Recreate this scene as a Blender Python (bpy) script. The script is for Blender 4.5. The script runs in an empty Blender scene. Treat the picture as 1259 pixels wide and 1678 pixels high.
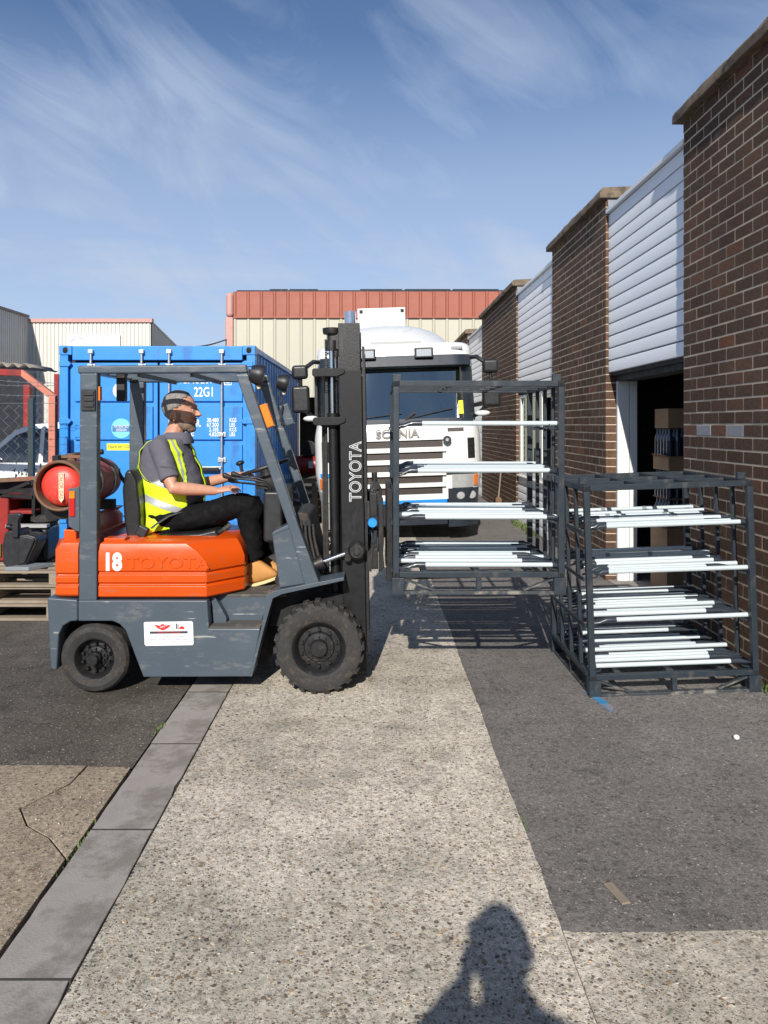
import bpy, math, random
from mathutils import Vector, Matrix, Euler
R = math.radians
random.seed(7)
sc = bpy.context.scene
COL = sc.collection
# ------------------------------------------------------------------ camera
F, H, VX, HY = 1240.0, 1.73, 612.0, 697.0       # focal length (px of a 1678 px tall frame), eye height, vanishing point
cam = bpy.data.cameras.new('camera'); camo = bpy.data.objects.new('camera', cam); COL.objects.link(camo)
camo.location = (0, 0, H); camo.rotation_euler = (R(90), 0, 0)
cam.sensor_width = 36; cam.lens = 36*F/1678; cam.clip_start = .05; cam.clip_end = 3000
cam.shift_x = (629.5-VX)/1678; cam.shift_y = -(839-HY)/1678
sc.camera = camo
# ------------------------------------------------------------------ light
SUN = Vector((.229, 1.657, -1)).normalized()      # direction the sunlight travels
ELEV = math.asin(-SUN.z)
sun = bpy.data.lights.new('sun', 'SUN'); sun.energy = 4.5; sun.angle = R(.53); sun.color = (1, .955, .88)
suno = bpy.data.objects.new('sun', sun); COL.objects.link(suno)
suno.rotation_euler = SUN.to_track_quat('-Z', 'Y').to_euler(); suno.location = (-3, -20, 14)
w = bpy.data.worlds.new('World'); sc.world = w; w.use_nodes = True
wt = w.node_tree; wn = wt.nodes; wl = wt.links
bg = wn['Background']; bg.inputs['Strength'].default_value = .095
sky = wn.new('ShaderNodeTexSky'); sky.sky_type = 'NISHITA'; sky.sun_disc = False
sky.sun_elevation = ELEV; sky.sun_rotation = math.atan2(-SUN.x, -SUN.y)
sky.air_density = .85; sky.dust_density = .1; sky.ozone_density = 4.0; sky.altitude = 900
# thin cirrus over the whole dome
tc = wn.new('ShaderNodeTexCoord'); sx = wn.new('ShaderNodeSeparateXYZ'); wl.new(tc.outputs['Generated'], sx.inputs[0])
zz = wn.new('ShaderNodeMath'); zz.operation = 'MAXIMUM'; zz.inputs[1].default_value = .06; wl.new(sx.outputs['Z'], zz.inputs[0])
dx = wn.new('ShaderNodeMath'); dx.operation = 'DIVIDE'; wl.new(sx.outputs['X'], dx.inputs[0]); wl.new(zz.outputs[0], dx.inputs[1])
dy = wn.new('ShaderNodeMath'); dy.operation = 'DIVIDE'; wl.new(sx.outputs['Y'], dy.inputs[0]); wl.new(zz.outputs[0], dy.inputs[1])
cx = wn.new('ShaderNodeCombineXYZ'); wl.new(dx.outputs[0], cx.inputs[0]); wl.new(dy.outputs[0], cx.inputs[1])
def wnoise(rot, scl, scale, det, dist, flat=True):
    mp = wn.new('ShaderNodeMapping'); mp.inputs['Rotation'].default_value = (0, 0, R(rot)) if flat else (R(12), R(rot), R(20)); mp.inputs['Scale'].default_value = scl
    if flat: wl.new(cx.outputs[0], mp.inputs[0])
    else:                                  # turn the dome first, then stretch: slanting streaks
        mp.inputs['Rotation'].default_value = (0, 0, 0); rt = wn.new('ShaderNodeMapping'); rt.inputs['Rotation'].default_value = (R(8), R(rot), R(15))
        wl.new(tc.outputs['Generated'], rt.inputs[0]); wl.new(rt.outputs[0], mp.inputs[0])
    n = wn.new('ShaderNodeTexNoise'); n.inputs['Scale'].default_value = scale; n.inputs['Detail'].default_value = det
    n.inputs['Roughness'].default_value = .58; n.inputs['Distortion'].default_value = dist
    wl.new(mp.outputs[0], n.inputs['Vector']); return n
n1 = wnoise(-36, (1.0, 1.6, 4.6), 1.9, 12, 1.0, False); n2 = wnoise(-20, (1, 1, 1), .55, 4, .3)
mu = wn.new('ShaderNodeMath'); mu.operation = 'MULTIPLY'; wl.new(n1.outputs[0], mu.inputs[0]); wl.new(n2.outputs[0], mu.inputs[1])
cr = wn.new('ShaderNodeMapRange'); cr.inputs['From Min'].default_value = .215; cr.inputs['From Max'].default_value = .37
cr.inputs['To Min'].default_value = 0; cr.inputs['To Max'].default_value = .46; wl.new(mu.outputs[0], cr.inputs[0])
vl = wn.new('ShaderNodeValToRGB'); e_ = vl.color_ramp.elements; e_[0].position = 0.; e_[0].color = (.62,)*3+(1,); e_[1].position = 1.; e_[1].color = (.0,)*3+(1,)
for p_, v_ in ((.20, .60), (.30, .46), (.38, .20), (.46, .02)): q_ = e_.new(p_); q_.color = (v_,)*3+(1,)
wl.new(sx.outputs['Z'], vl.inputs[0])
ad = wn.new('ShaderNodeMath'); ad.operation = 'ADD'; ad.use_clamp = True; wl.new(cr.outputs[0], ad.inputs[0]); wl.new(vl.outputs[0], ad.inputs[1])
mx = wn.new('ShaderNodeMix'); mx.data_type = 'RGBA'; mx.inputs[7].default_value = (4.2, 5.0, 6.4, 1)
wl.new(ad.outputs[0], mx.inputs[0]); wl.new(sky.outputs[0], mx.inputs[6]); wl.new(mx.outputs[2], bg.inputs['Color'])
vs_ = sc.view_settings
vs_.view_transform = 'Standard'; vs_.look = 'None'; vs_.exposure = 0.38; vs_.gamma = 1; vs_.use_curve_mapping = False
sc.cycles.use_denoising = True
sc.cycles.max_bounces = 6; sc.cycles.diffuse_bounces = 3; sc.cycles.glossy_bounces = 3; sc.cycles.transparent_max_bounces = 12
# ------------------------------------------------------------------ helpers
def PX(px, Y): return (px-VX)*Y/F           # real X of something seen at column px and standing at distance Y
def PZ(py, Y): return H-(py-HY)*Y/F
def lin(c): return tuple(((v/255+.055)/1.055)**2.4 if v > 10 else v/255/12.92 for v in c)
ORG = {}
class MB:
    def __init__(s): s.v = []; s.f = []
    def add(s, vs, fs):
        o = len(s.v); s.v += [tuple(p) for p in vs]; s.f += [tuple(i+o for i in f) for f in fs]; return s
    def box(s, x0, x1, y0, y1, z0, z1):
        return s.add([(x0,y0,z0),(x1,y0,z0),(x1,y1,z0),(x0,y1,z0),(x0,y0,z1),(x1,y0,z1),(x1,y1,z1),(x0,y1,z1)],
                     [(0,3,2,1),(4,5,6,7),(0,1,5,4),(1,2,6,5),(2,3,7,6),(3,0,4,7)])
    def obox(s, c, d, e=(0,0,0)):
        m = Euler(e).to_matrix(); c = Vector(c)
        vs = [c + m @ Vector((sx*d[0]/2, sy*d[1]/2, sz*d[2]/2)) for sz in (-1,1) for sx, sy in ((-1,-1),(1,-1),(1,1),(-1,1))]
        return s.add(vs, [(0,3,2,1),(4,5,6,7),(0,1,5,4),(1,2,6,5),(2,3,7,6),(3,0,4,7)])
    def bar(s, p0, p1, wd, ht, up=(0,0,1)):          # rectangular bar between two points
        p0 = Vector(p0); p1 = Vector(p1); d = (p1-p0).normalized(); up = Vector(up)
        sd = d.cross(up); sd = sd.normalized() if sd.length > 1e-4 else Vector((1,0,0)); u = sd.cross(d)
        vs = [p + sd*a*wd/2 + u*b*ht/2 for p in (p0, p1) for a, b in ((-1,-1),(1,-1),(1,1),(-1,1))]
        return s.add(vs, [(0,1,2,3),(7,6,5,4),(0,4,5,1),(1,5,6,2),(2,6,7,3),(3,7,4,0)])
    def prism(s, poly, a, b, ax='y'):               # polygon extruded along an axis; ax y: poly is (x,z)
        n = len(poly); P = {'y': lambda p, t: (p[0], t, p[1]), 'x': lambda p, t: (t, p[0], p[1]), 'z': lambda p, t: (p[0], p[1], t)}[ax]
        return s.add([P(p, a) for p in poly]+[P(p, b) for p in poly],
                     [tuple(range(n)), tuple(range(2*n-1, n-1, -1))]+[(i, i+n, (i+1) % n+n, (i+1) % n) for i in range(n)])
    def cyl(s, p0, p1, r0, r1=None, n=16, caps=True):
        r1 = r0 if r1 is None else r1
        return s.tube([p0, p1], [r0, r1], n, caps)
    def tube(s, pts, r, n=8, caps=True, flat=None):
        pts = [Vector(p) for p in pts]; k = len(pts); rr = r if isinstance(r, (list, tuple)) else [r]*k
        rings = []; u = None
        for i, p in enumerate(pts):
            d = (pts[min(i+1, k-1)]-pts[max(i-1, 0)]).normalized()
            if u is None:
                u = d.cross(Vector((0,0,1)) if abs(d.z) < .9 else Vector((0,1,0))).normalized()
            else:
                u = (u-d*u.dot(d)).normalized()
            vv = d.cross(u)
            ra, rb = rr[i] if isinstance(rr[i], (list, tuple)) else (rr[i], rr[i])
            rings.append([p+u*math.cos(2*math.pi*j/n)*ra+vv*math.sin(2*math.pi*j/n)*rb for j in range(n)])
        return s.loft(rings, caps)
    def loft(s, rings, caps=True, closed=True):
        n = len(rings[0]); vs = [p for r in rings for p in r]; fs = []
        for i in range(len(rings)-1):
            for j in range(n if closed else n-1):
                a = i*n+j; b = i*n+(j+1) % n
                fs.append((a, b, b+n, a+n))
        if caps:
            fs.append(tuple(range(n-1, -1, -1))); m = (len(rings)-1)*n; fs.append(tuple(range(m, m+n)))
        return s.add(vs, fs)
    def lathe(s, prof, o, axis='y', n=32, caps=False):    # prof: (radius, along)
        o = Vector(o); rings = []
        for r, h in prof:
            ring = []
            for j in range(n):
                a = 2*math.pi*j/n; c, d = r*math.cos(a), r*math.sin(a)
                ring.append(o+Vector({'y': (c, h, d), 'x': (h, c, d), 'z': (c, d, h)}[axis]))
            rings.append(ring)
        return s.loft(rings, caps)
    def ell(s, c, r, n=16, m=10, rot=None):
        c = Vector(c); mt = Euler(rot).to_matrix() if rot else Matrix.Identity(3); rings = []
        for i in range(1, m):
            t = math.pi*i/m
            rings.append([c+mt @ Vector((r[0]*math.sin(t)*math.cos(2*math.pi*j/n), r[1]*math.sin(t)*math.sin(2*math.pi*j/n), r[2]*math.cos(t))) for j in range(n)])
        return s.loft(rings)
    def grid(s, P, us, vs):
        nu, nv = len(us), len(vs)
        return s.add([P(u, v) for v in vs for u in us], [(j*nu+i, j*nu+i+1, (j+1)*nu+i+1, (j+1)*nu+i) for j in range(nv-1) for i in range(nu-1)])
    def xf(s, m):
        s.v = [tuple(m @ Vector(p)) for p in s.v]; return s
    def mesh(s, name, mat, angle=35):
        me = bpy.data.meshes.new(name); me.from_pydata(s.v, [], s.f)
        me.polygons.foreach_set('use_smooth', [True]*len(me.polygons)); me.set_sharp_from_angle(angle=R(angle))
        if mat: me.materials.append(mat)
        me.update(); return me
    def build(s, name, mat, parent=None, bev=0, angle=35, keep=False, label=None, seg=2, **kw):
        xs, ys, zs = zip(*s.v)
        c = Vector(((min(xs)+max(xs))/2, (min(ys)+max(ys))/2, min(zs) if parent is None else (min(zs)+max(zs))/2))
        s.v = [(p[0]-c.x, p[1]-c.y, p[2]-c.z) for p in s.v]
        me = s.mesh(name, mat, angle); o = bpy.data.objects.new(name, me); COL.objects.link(o)
        po = ORG.get(parent.name, Vector()) if parent else Vector()
        if parent: o.parent = parent
        o.location = c-po; ORG[o.name] = c
        if bev:
            b = o.modifiers.new('bevel', 'BEVEL'); b.width = bev; b.segments = seg; b.limit_method = 'ANGLE'; b.angle_limit = R(40); b.harden_normals = True
        if label: o['label'] = label
        for k, v in kw.items(): o[k] = v
        return o
def thing(name, label, cat, loc=(0,0,0), group=None):
    o = bpy.data.objects.new(name, None); COL.objects.link(o); o.location = loc; o.empty_display_size = .1
    o['label'] = label; o['category'] = cat
    if group: o['group'] = group
    ORG[o.name] = Vector(loc); return o
def tag(o, label, cat, group=None):
    o['label'] = label; o['category'] = cat
    if group: o['group'] = group
    return o
def copy_tree(o, parent=None):
    c = o.copy(); COL.objects.link(c); c.parent = parent; ORG[c.name] = ORG.get(o.name, Vector())
    for ch in o.children: copy_tree(ch, c)
    return c
def text(body, size, mat, parent, at, name='lettering', ext=.0008, align='LEFT', rz=0, sx=1.0, outline=0, bold=0, face='-y', tilt=0):
    cu = bpy.data.curves.new('t', 'FONT'); cu.body = body; cu.size = size; cu.align_x = align; cu.extrude = ext; cu.resolution_u = 4; cu.offset = bold
    if outline: cu.fill_mode = 'NONE'; cu.extrude = 0; cu.bevel_depth = outline; cu.bevel_resolution = 0
    o = bpy.data.objects.new('t', cu); COL.objects.link(o)
    dg = bpy.context.evaluated_depsgraph_get(); me = bpy.data.meshes.new_from_object(o.evaluated_get(dg))
    bpy.data.objects.remove(o); bpy.data.curves.remove(cu)
    m = Matrix.Translation(at) @ Euler((R(90), 0, {'-y': 0, '-x': R(-90), '+x': R(90)}[face])).to_matrix().to_4x4() @ Euler((0, 0, R(rz))).to_matrix().to_4x4() @ Matrix.Diagonal((sx, 1, 1, 1))
    mb = MB(); mb.v = [tuple(m @ v.co) for v in me.vertices]; mb.f = [tuple(p.vertices) for p in me.polygons]
    bpy.data.meshes.remove(me)
    return mb.build(name, mat, parent)
# ------------------------------------------------------------------ materials
def newmat(name):
    m = bpy.data.materials.new(name); m.use_nodes = True; nt = m.node_tree
    return m, nt, nt.nodes['Principled BSDF'], nt.nodes['Material Output']
def node(nt, t, ins=None, **at):
    n = nt.nodes.new(t)
    for k, v in at.items(): setattr(n, k, v)
    for k, v in (ins or {}).items():
        if isinstance(v, bpy.types.NodeSocket): nt.links.new(v, n.inputs[k])
        else: n.inputs[k].default_value = v
    return n
def mixc(nt, fac, a, b, bt='MIX'):
    n = nt.nodes.new('ShaderNodeMix'); n.data_type = 'RGBA'; n.blend_type = bt
    for i, v in ((0, fac), (6, a), (7, b)):
        if isinstance(v, bpy.types.NodeSocket): nt.links.new(v, n.inputs[i])
        else: n.inputs[i].default_value = v if i == 0 or len(v) == 4 else (*v, 1)
    return n.outputs[2]
def ramp(nt, fac, stops, const=False):
    n = nt.nodes.new('ShaderNodeValToRGB'); e = n.color_ramp.elements
    if const: n.color_ramp.interpolation = 'CONSTANT'
    while len(e) < len(stops): e.new(.5)
    for el, (p, c) in zip(e, stops): el.position = p; el.color = c if len(c) == 4 else (*c, 1)
    nt.links.new(fac, n.inputs[0]); return n.outputs[0]
def noise(nt, co, scale, det=4, rough=.55, vec=None):
    if vec is not None:
        mp = node(nt, 'ShaderNodeMapping', {'Vector': co, 'Scale': vec}); co = mp.outputs[0]
    return node(nt, 'ShaderNodeTexNoise', {'Vector': co, 'Scale': scale, 'Detail': det, 'Roughness': rough}).outputs[0]
def maprange(nt, v, a, b, c=0., d=1.):
    return node(nt, 'ShaderNodeMapRange', {0: v, 1: a, 2: b, 3: c, 4: d}).outputs[0]
def math_(nt, op, a, b):
    n = nt.nodes.new('ShaderNodeMath'); n.operation = op
    for i, v in ((0, a), (1, b)):
        if isinstance(v, bpy.types.NodeSocket): nt.links.new(v, n.inputs[i])
        else: n.inputs[i].default_value = v
    return n.outputs[0]
def mat(name, col, rough=.5, metal=0., var=.12, vs=5., bump=0., bs=60., dirt=None, rnd=0., coat=0., spec=.5, wvec=None, scratch=None):
    """painted / plastic / metal surface with mottling, wear patches (dirt=(colour, amount, scale, stretch)) and fine relief"""
    m, nt, b, out = newmat(name); co = node(nt, 'ShaderNodeTexCoord').outputs['Object']
    c3 = col if len(col) == 3 else col[:3]
    n1 = noise(nt, co, vs, 5, vec=wvec)
    c = mixc(nt, n1, tuple(v*(1-var) for v in c3), tuple(min(1, v*(1+var)) for v in c3))
    if rnd:
        oi = node(nt, 'ShaderNodeObjectInfo').outputs['Random']
        c = mixc(nt, 1., c, node(nt, 'ShaderNodeCombineColor', {i: maprange(nt, oi, 0, 1, 1-rnd, 1+rnd) for i in (0,1,2)}).outputs[0], 'MULTIPLY')
    rgh = maprange(nt, noise(nt, co, vs*2.3, 4), .3, .7, max(.03, rough*.8), min(1, rough*1.2))
    if dirt:
        dn = noise(nt, co, dirt[2], 8, .68, vec=dirt[3] if len(dirt) > 3 else None)
        k = maprange(nt, dn, .62-.25*dirt[1], .70-.18*dirt[1], 0, min(1, .45+dirt[1]*.5))
        c = mixc(nt, k, c, dirt[0]); rgh = math_(nt, 'MAXIMUM', rgh, math_(nt, 'MULTIPLY', k, .75))
    if scratch:
        s1 = noise(nt, co, 55., 3, .5, vec=(.05, 1, 1)); s2 = noise(nt, co, 6., 4, .6)
        k2 = math_(nt, 'MULTIPLY', maprange(nt, s1, .66, .70, 0, 1), maprange(nt, s2, .50, .58, 0, .85))
        s3 = math_(nt, 'MULTIPLY', maprange(nt, noise(nt, co, 60., 4, .6), .68, .71, 0, 1), maprange(nt, noise(nt, co, 4., 3, .5), .52, .60, 0, .9))
        c = mixc(nt, math_(nt, 'MAXIMUM', k2, s3), c, scratch)
    nt.links.new(c, b.inputs['Base Color']); nt.links.new(rgh, b.inputs['Roughness'])
    b.inputs['Metallic'].default_value = metal; b.inputs['Specular IOR Level'].default_value = spec
    if coat: b.inputs['Coat Weight'].default_value = coat; b.inputs['Coat Roughness'].default_value = .12
    if bump:
        bn = node(nt, 'ShaderNodeBump', {'Strength': bump, 'Distance': .004, 'Height': noise(nt, co, bs, 6, .6)})
        nt.links.new(bn.outputs[0], b.inputs['Normal'])
    return m
def glassmat(name, tint=(.6, .66, .68), refl=.10, ior=1.5):
    m, nt, b, out = newmat(name); nt.nodes.remove(b)
    fr = node(nt, 'ShaderNodeFresnel', {'IOR': ior}).outputs[0]
    t = node(nt, 'ShaderNodeBsdfTransparent', {'Color': (*tint, 1)}); g = node(nt, 'ShaderNodeBsdfGlossy', {'Roughness': .02, 'Color': (.86, .97, .92, 1)})
    mx_ = node(nt, 'ShaderNodeMixShader', {0: math_(nt, 'ADD', fr, refl)})
    nt.links.new(t.outputs[0], mx_.inputs[1]); nt.links.new(g.outputs[0], mx_.inputs[2]); nt.links.new(mx_.outputs[0], out.inputs[0])
    return m
def groundmat(name, base, stones, sscale, amount, stain=.25, bump=.5, fine=None):
    """cement or bitumen matrix with stones showing through"""
    m, nt, b, out = newmat(name); co = node(nt, 'ShaderNodeTexCoord').outputs['Object']
    wob = mixc(nt, .012, co, node(nt, 'ShaderNodeTexNoise', {'Vector': co, 'Scale': 60., 'Detail': 2.}).outputs[1])
    big = noise(nt, co, .8, 6, .6); mid = noise(nt, co, 5., 6, .65); fin = noise(nt, co, 170., 4, .7)
    grit = noise(nt, co, 48., 7, .75); pit = noise(nt, co, 27., 6, .72)
    c = mixc(nt, maprange(nt, grit, .30, .70), tuple(v*.50 for v in base), tuple(min(1, v*1.50) for v in base))
    c = mixc(nt, maprange(nt, pit, .46, .36, 0, .85), c, tuple(v*.38 for v in base))
    hs = None
    for k, (scl, am) in enumerate(((sscale, amount), (sscale*2.1, amount*.9), (sscale*.55, amount*.35))):
        vo = node(nt, 'ShaderNodeTexVoronoi', {'Vector': wob, 'Scale': scl, 'Randomness': 1.})
        sep = node(nt, 'ShaderNodeSeparateColor', {0: vo.outputs['Color']})
        here = math_(nt, 'LESS_THAN', sep.outputs[0], am)
        edge = maprange(nt, vo.outputs['Distance'], .30, .46, 1, 0)
        k_ = math_(nt, 'MULTIPLY', here, edge)
        sc_ = ramp(nt, sep.outputs[1], [(i/len(stones), s) for i, s in enumerate(stones)], True)
        c = mixc(nt, k_, c, sc_); hs = k_ if hs is None else math_(nt, 'MAXIMUM', hs, k_)
    c = mixc(nt, 1., c, ramp(nt, mid, [(.25, (1-stain,)*3), (.5, (1, 1, 1)), (.8, (1+stain*.3,)*3)]), 'MULTIPLY')
    c = mixc(nt, 1., c, ramp(nt, big, [(.3, (1-stain, 1-stain, 1-stain*1.1)), (.62, (1.06, 1.05, 1.03))]), 'MULTIPLY')
    spot = noise(nt, co, 2.1, 3, .5); c = mixc(nt, maprange(nt, spot, .66, .72, 0, stain*1.1), c, tuple(v*.42 for v in base))
    strk = noise(nt, co, 1.6, 5, .6, vec=(3.2, .35, 1.)); c = mixc(nt, maprange(nt, strk, .56, .72, 0, stain*1.2), c, tuple(v*.55 for v in base))
    nt.links.new(c, b.inputs['Base Color']); b.inputs['Roughness'].default_value = .88; b.inputs['Specular IOR Level'].default_value = .25
    h = math_(nt, 'ADD', math_(nt, 'MULTIPLY', hs, .7), math_(nt, 'ADD', math_(nt, 'MULTIPLY', fin, .5), math_(nt, 'MULTIPLY', grit, 1.5)))
    bn = node(nt, 'ShaderNodeBump', {'Strength': bump, 'Distance': .004, 'Height': h}); nt.links.new(bn.outputs[0], b.inputs['Normal'])
    return m
def brickmat():
    m, nt, b, out = newmat('dark brown brick'); co = node(nt, 'ShaderNodeTexCoord').outputs['Object']
    isl = node(nt, 'ShaderNodeNewGeometry').outputs['Random Per Island']; oi = node(nt, 'ShaderNodeObjectInfo').outputs['Random']
    rr = math_(nt, 'FRACT', math_(nt, 'ADD', math_(nt, 'MULTIPLY', isl, 7.31), math_(nt, 'MULTIPLY', oi, 3.77)), 0)
    c = ramp(nt, rr, [(0, (.078, .050, .035)), (.3, (.108, .066, .044)), (.6, (.090, .058, .040)), (.90, (.122, .073, .048)), (.975, (.135, .074, .046)), (.99, (.165, .076, .044)), (1, (.18, .080, .044))])
    n = noise(nt, co, 45., 6, .7); n2 = noise(nt, co, 160., 4, .7)
    c = mixc(nt, maprange(nt, n, .3, .75), mixc(nt, 1., c, (.62, .6, .6), 'MULTIPLY'), mixc(nt, 1., c, (1.5, 1.4, 1.35), 'MULTIPLY'))
    wp = node(nt, 'ShaderNodeNewGeometry').outputs['Position']
    c = mixc(nt, 1., c, ramp(nt, noise(nt, wp, 1.3, 6, .65), [(.3, (.72, .70, .70)), (.5, (1, 1, 1)), (.72, (1.28, 1.24, 1.18))]), 'MULTIPLY')
    c = mixc(nt, maprange(nt, noise(nt, wp, 9., 7, .7), .60, .76, 0, .45), c, (.20, .17, .145))
    nt.links.new(c, b.inputs['Base Color']); b.inputs['Roughness'].default_value = .85; b.inputs['Specular IOR Level'].default_value = .25
    bn = node(nt, 'ShaderNodeBump', {'Strength': .8, 'Distance': .006, 'Height': math_(nt, 'ADD', n, math_(nt, 'MULTIPLY', n2, .6))})
    nt.links.new(bn.outputs[0], b.inputs['Normal']); return m
def woodmat(name, col, axis=0):
    m, nt, b, out = newmat(name); co = node(nt, 'ShaderNodeTexCoord').outputs['Object']
    s = [22., 22., 22.]; s[axis] = 1.2
    n = noise(nt, co, 3., 6, .65, vec=tuple(s)); n2 = noise(nt, co, 3., 5, .6)
    oi = node(nt, 'ShaderNodeObjectInfo').outputs['Random']
    c = mixc(nt, n, tuple(v*.5 for v in col), tuple(v*1.35 for v in col)); c = mixc(nt, maprange(nt, n2, .4, .8, 0, .6), c, tuple(v*.45 for v in col))
    c = mixc(nt, maprange(nt, oi, 0, 1, 0, .35), c, (.16, .14, .12))
    nt.links.new(c, b.inputs['Base Color']); b.inputs['Roughness'].default_value = .8
    bn = node(nt, 'ShaderNodeBump', {'Strength': .5, 'Distance': .003, 'Height': n}); nt.links.new(bn.outputs[0], b.inputs['Normal']); return m
M = {}
M['brick'] = brickmat()
M['mortar'] = mat('mortar', (.60, .49, .36), .9, var=.18, vs=30, bump=.6, bs=200)
M['conc'] = groundmat('exposed aggregate concrete', (.60, .545, .465), [(.30,.22,.15),(.12,.10,.09),(.52,.46,.38),(.22,.17,.13),(.60,.55,.48),(.16,.13,.11),(.36,.30,.23),(.46,.33,.20)], 80., .46, .40, .6)
M['conc2'] = groundmat('brown aggregate concrete', (.34, .28, .21), [(.26,.18,.11),(.10,.08,.07),(.42,.35,.26),(.20,.14,.10),(.34,.25,.16),(.46,.40,.32)], 80., .45, .24, .5)
M['tarmac'] = groundmat('old tarmac', (.192, .178, .169), [(.22,.20,.185),(.09,.083,.08),(.16,.148,.138),(.34,.31,.28),(.12,.11,.105),(.14,.13,.122)], 105., .45, .24, .5)
M['tarmac2'] = groundmat('brown patched tarmac', (.105, .092, .078), [(.18,.16,.135),(.065,.06,.055),(.12,.108,.094),(.27,.245,.21),(.085,.076,.068)], 105., .45, .42, .6)
M['gutter'] = mat('smooth gutter concrete', (.31, .283, .258), .85, var=.22, vs=7, bump=.45, bs=130, dirt=((.16,.14,.12), .55, 4.))
M['coping'] = mat('weathered coping stone', (.17, .125, .085), .9, var=.4, vs=14, bump=1., bs=70, dirt=((.05,.045,.035), .5, 9.))
M['cladw'] = mat('white cladding board', (.88, .89, .90), .42, var=.04, vs=2, dirt=((.50,.50,.49), .12, 2.5, (1,.4,1)))
M['whiteframe'] = mat('white upvc', (.78, .78, .76), .35, var=.04)
M['greyp'] = mat('slate grey forklift paint', (.060, .079, .100), .40, var=.13, vs=3, dirt=((.14,.145,.145), .30, 11., (.6,1,1.7)), bump=.08, bs=25, coat=.2, scratch=(.34, .34, .33))
M['orange'] = mat('orange forklift paint', (.60, .072, .004), .32, var=.08, vs=3, dirt=((.33,.10,.045), .26, 9., (.5,1,1.8)), bump=.04, bs=20, coat=.15, spec=.35, scratch=(.30, .10, .05))
M['black'] = mat('black steel', (.008, .008, .009), .5, var=.3, vs=9, dirt=((.040,.038,.036), .18, 6., (1,1,.3)), bump=.12, bs=60, spec=.35)
M['greasy'] = mat('greasy mast steel', (.014, .013, .013), .42, var=.5, vs=14, dirt=((.065,.050,.038), .25, 11., (1,1,.2)), bump=.35, bs=120)
M['plastic'] = mat('black plastic', (.017, .017, .019), .42, var=.2, vs=8, bump=.08, bs=200)
M['vinyl'] = mat('black vinyl', (.018, .018, .019), .33, var=.25, vs=9, bump=.15, bs=150)
M['rubber'] = mat('tyre rubber', (.026, .024, .023), .82, var=.35, vs=10, dirt=((.075,.060,.047), .42, 22.), bump=.3, bs=90)
M['rim'] = mat('dirty black rim', (.013, .013, .014), .38, var=.4, vs=12, dirt=((.06,.048,.038), .25, 22.), bump=.2, bs=80)
M['steel'] = mat('bright steel', (.62, .63, .66), .16, 1., var=.06)
M['galv'] = mat('galvanised steel', (.50, .52, .54), .42, .85, var=.18, vs=18)
M['amber'] = mat('amber lens', (.85, .20, .01), .18, var=.15, vs=40, coat=.6)
M['redlens'] = mat('red lens', (.50, .012, .010), .16, var=.12, vs=40, coat=.6)
M['gasred'] = mat('gas bottle red', (.62, .045, .03), .45, var=.16, vs=9, dirt=((.42,.13,.10), .35, 9.), bump=.1, bs=60)
M['gasbody'] = mat('faded gas bottle paint', (.40, .060, .042), .5, var=.2, vs=7, dirt=((.16,.07,.05), .42, 7.), bump=.12, bs=60)
M['rust'] = mat('rusty foot ring', (.165, .095, .055), .8, var=.4, vs=18, dirt=((.36,.06,.04), .30, 12.), bump=.5, bs=120)
M['decal'] = mat('white print', (.80, .80, .79), .4, var=.02)
M['cream'] = mat('cream print', (.75, .58, .38), .5, var=.05)
M['redink'] = mat('red print', (.60, .03, .03), .4, var=.05)
M['blackink'] = mat('dark print', (.04, .04, .05), .5, var=.05)
M['blueink'] = mat('blue print', (.05, .16, .38), .5, var=.05)
M['greyink'] = mat('grey print', (.25, .28, .32), .5, var=.05)
M['hole'] = mat('painted hollow shade', (.006, .006, .007), .8, var=.1)  # near-black colour imitates the shade inside openings, on solid pieces
M['contblue'] = mat('blue container paint', (.026, .235, .64), .42, var=.07, vs=2.5, dirt=((.03,.11,.30), .24, 4., (1,1,.4)), coat=.1, scratch=(.16, .13, .12))
M['gasket'] = mat('door gasket', (.010, .011, .016), .7)
M['cyan'] = mat('cyan sticker', (.20, .66, .74), .35, var=.08, vs=12)
M['yellow'] = mat('yellow sticker', (.82, .78, .05), .4, var=.05)
M['truckw'] = mat('white truck paint', (.72, .72, .69), .28, var=.03, vs=3, dirt=((.45,.42,.36), .06, 4.), coat=.4)
M['truckdark'] = mat('dark blue grey trim', (.020, .026, .036), .42, var=.15)
M['truckgrey'] = mat('light grey bumper', (.34, .34, .33), .5, var=.1)
M['truckblue'] = mat('bright blue trim', (.02, .25, .70), .35, var=.05)
M['grille'] = mat('brown black grille mesh', (.050, .038, .032), .6, var=.3, vs=40, bump=.5, bs=160)
M['letter'] = mat('dull chrome letters', (.36, .34, .30), .35, .6)
M['glass'] = glassmat('window glass', (.34, .40, .40), .20, 1.5)
M['winglass'] = glassmat('shop window glass', (.30, .36, .38), .10, 1.5)
M['lens'] = mat('headlamp lens', (.55, .56, .55), .08, .4, var=.25, vs=30, coat=1.)
M['rack'] = mat('blue grey rack paint', (.020, .029, .039), .42, var=.16, vs=6, dirt=((.085,.075,.065), .20, 14., (1,1,.4)), bump=.08, bs=50, scratch=(.17, .10, .06))
M['rackworn'] = mat('worn rack base paint', (.035, .042, .048), .55, var=.3, vs=9, dirt=((.30,.27,.23), .42, 7.), bump=.15, bs=60)
M['pole'] = mat('white pole paint', (.50, .56, .585), .32, var=.03, vs=4, rnd=.05, coat=.2)
M['poleend'] = mat('dark pole socket', (.028, .036, .048), .32, var=.2, vs=20, coat=.2)
M['clip'] = mat('grey clip', (.20, .22, .24), .5)
M['redpaint'] = mat('salmon red steel', (.50, .17, .11), .6, var=.22, vs=9, dirt=((.20,.07,.05), .22, 6.), bump=.15)
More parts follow.
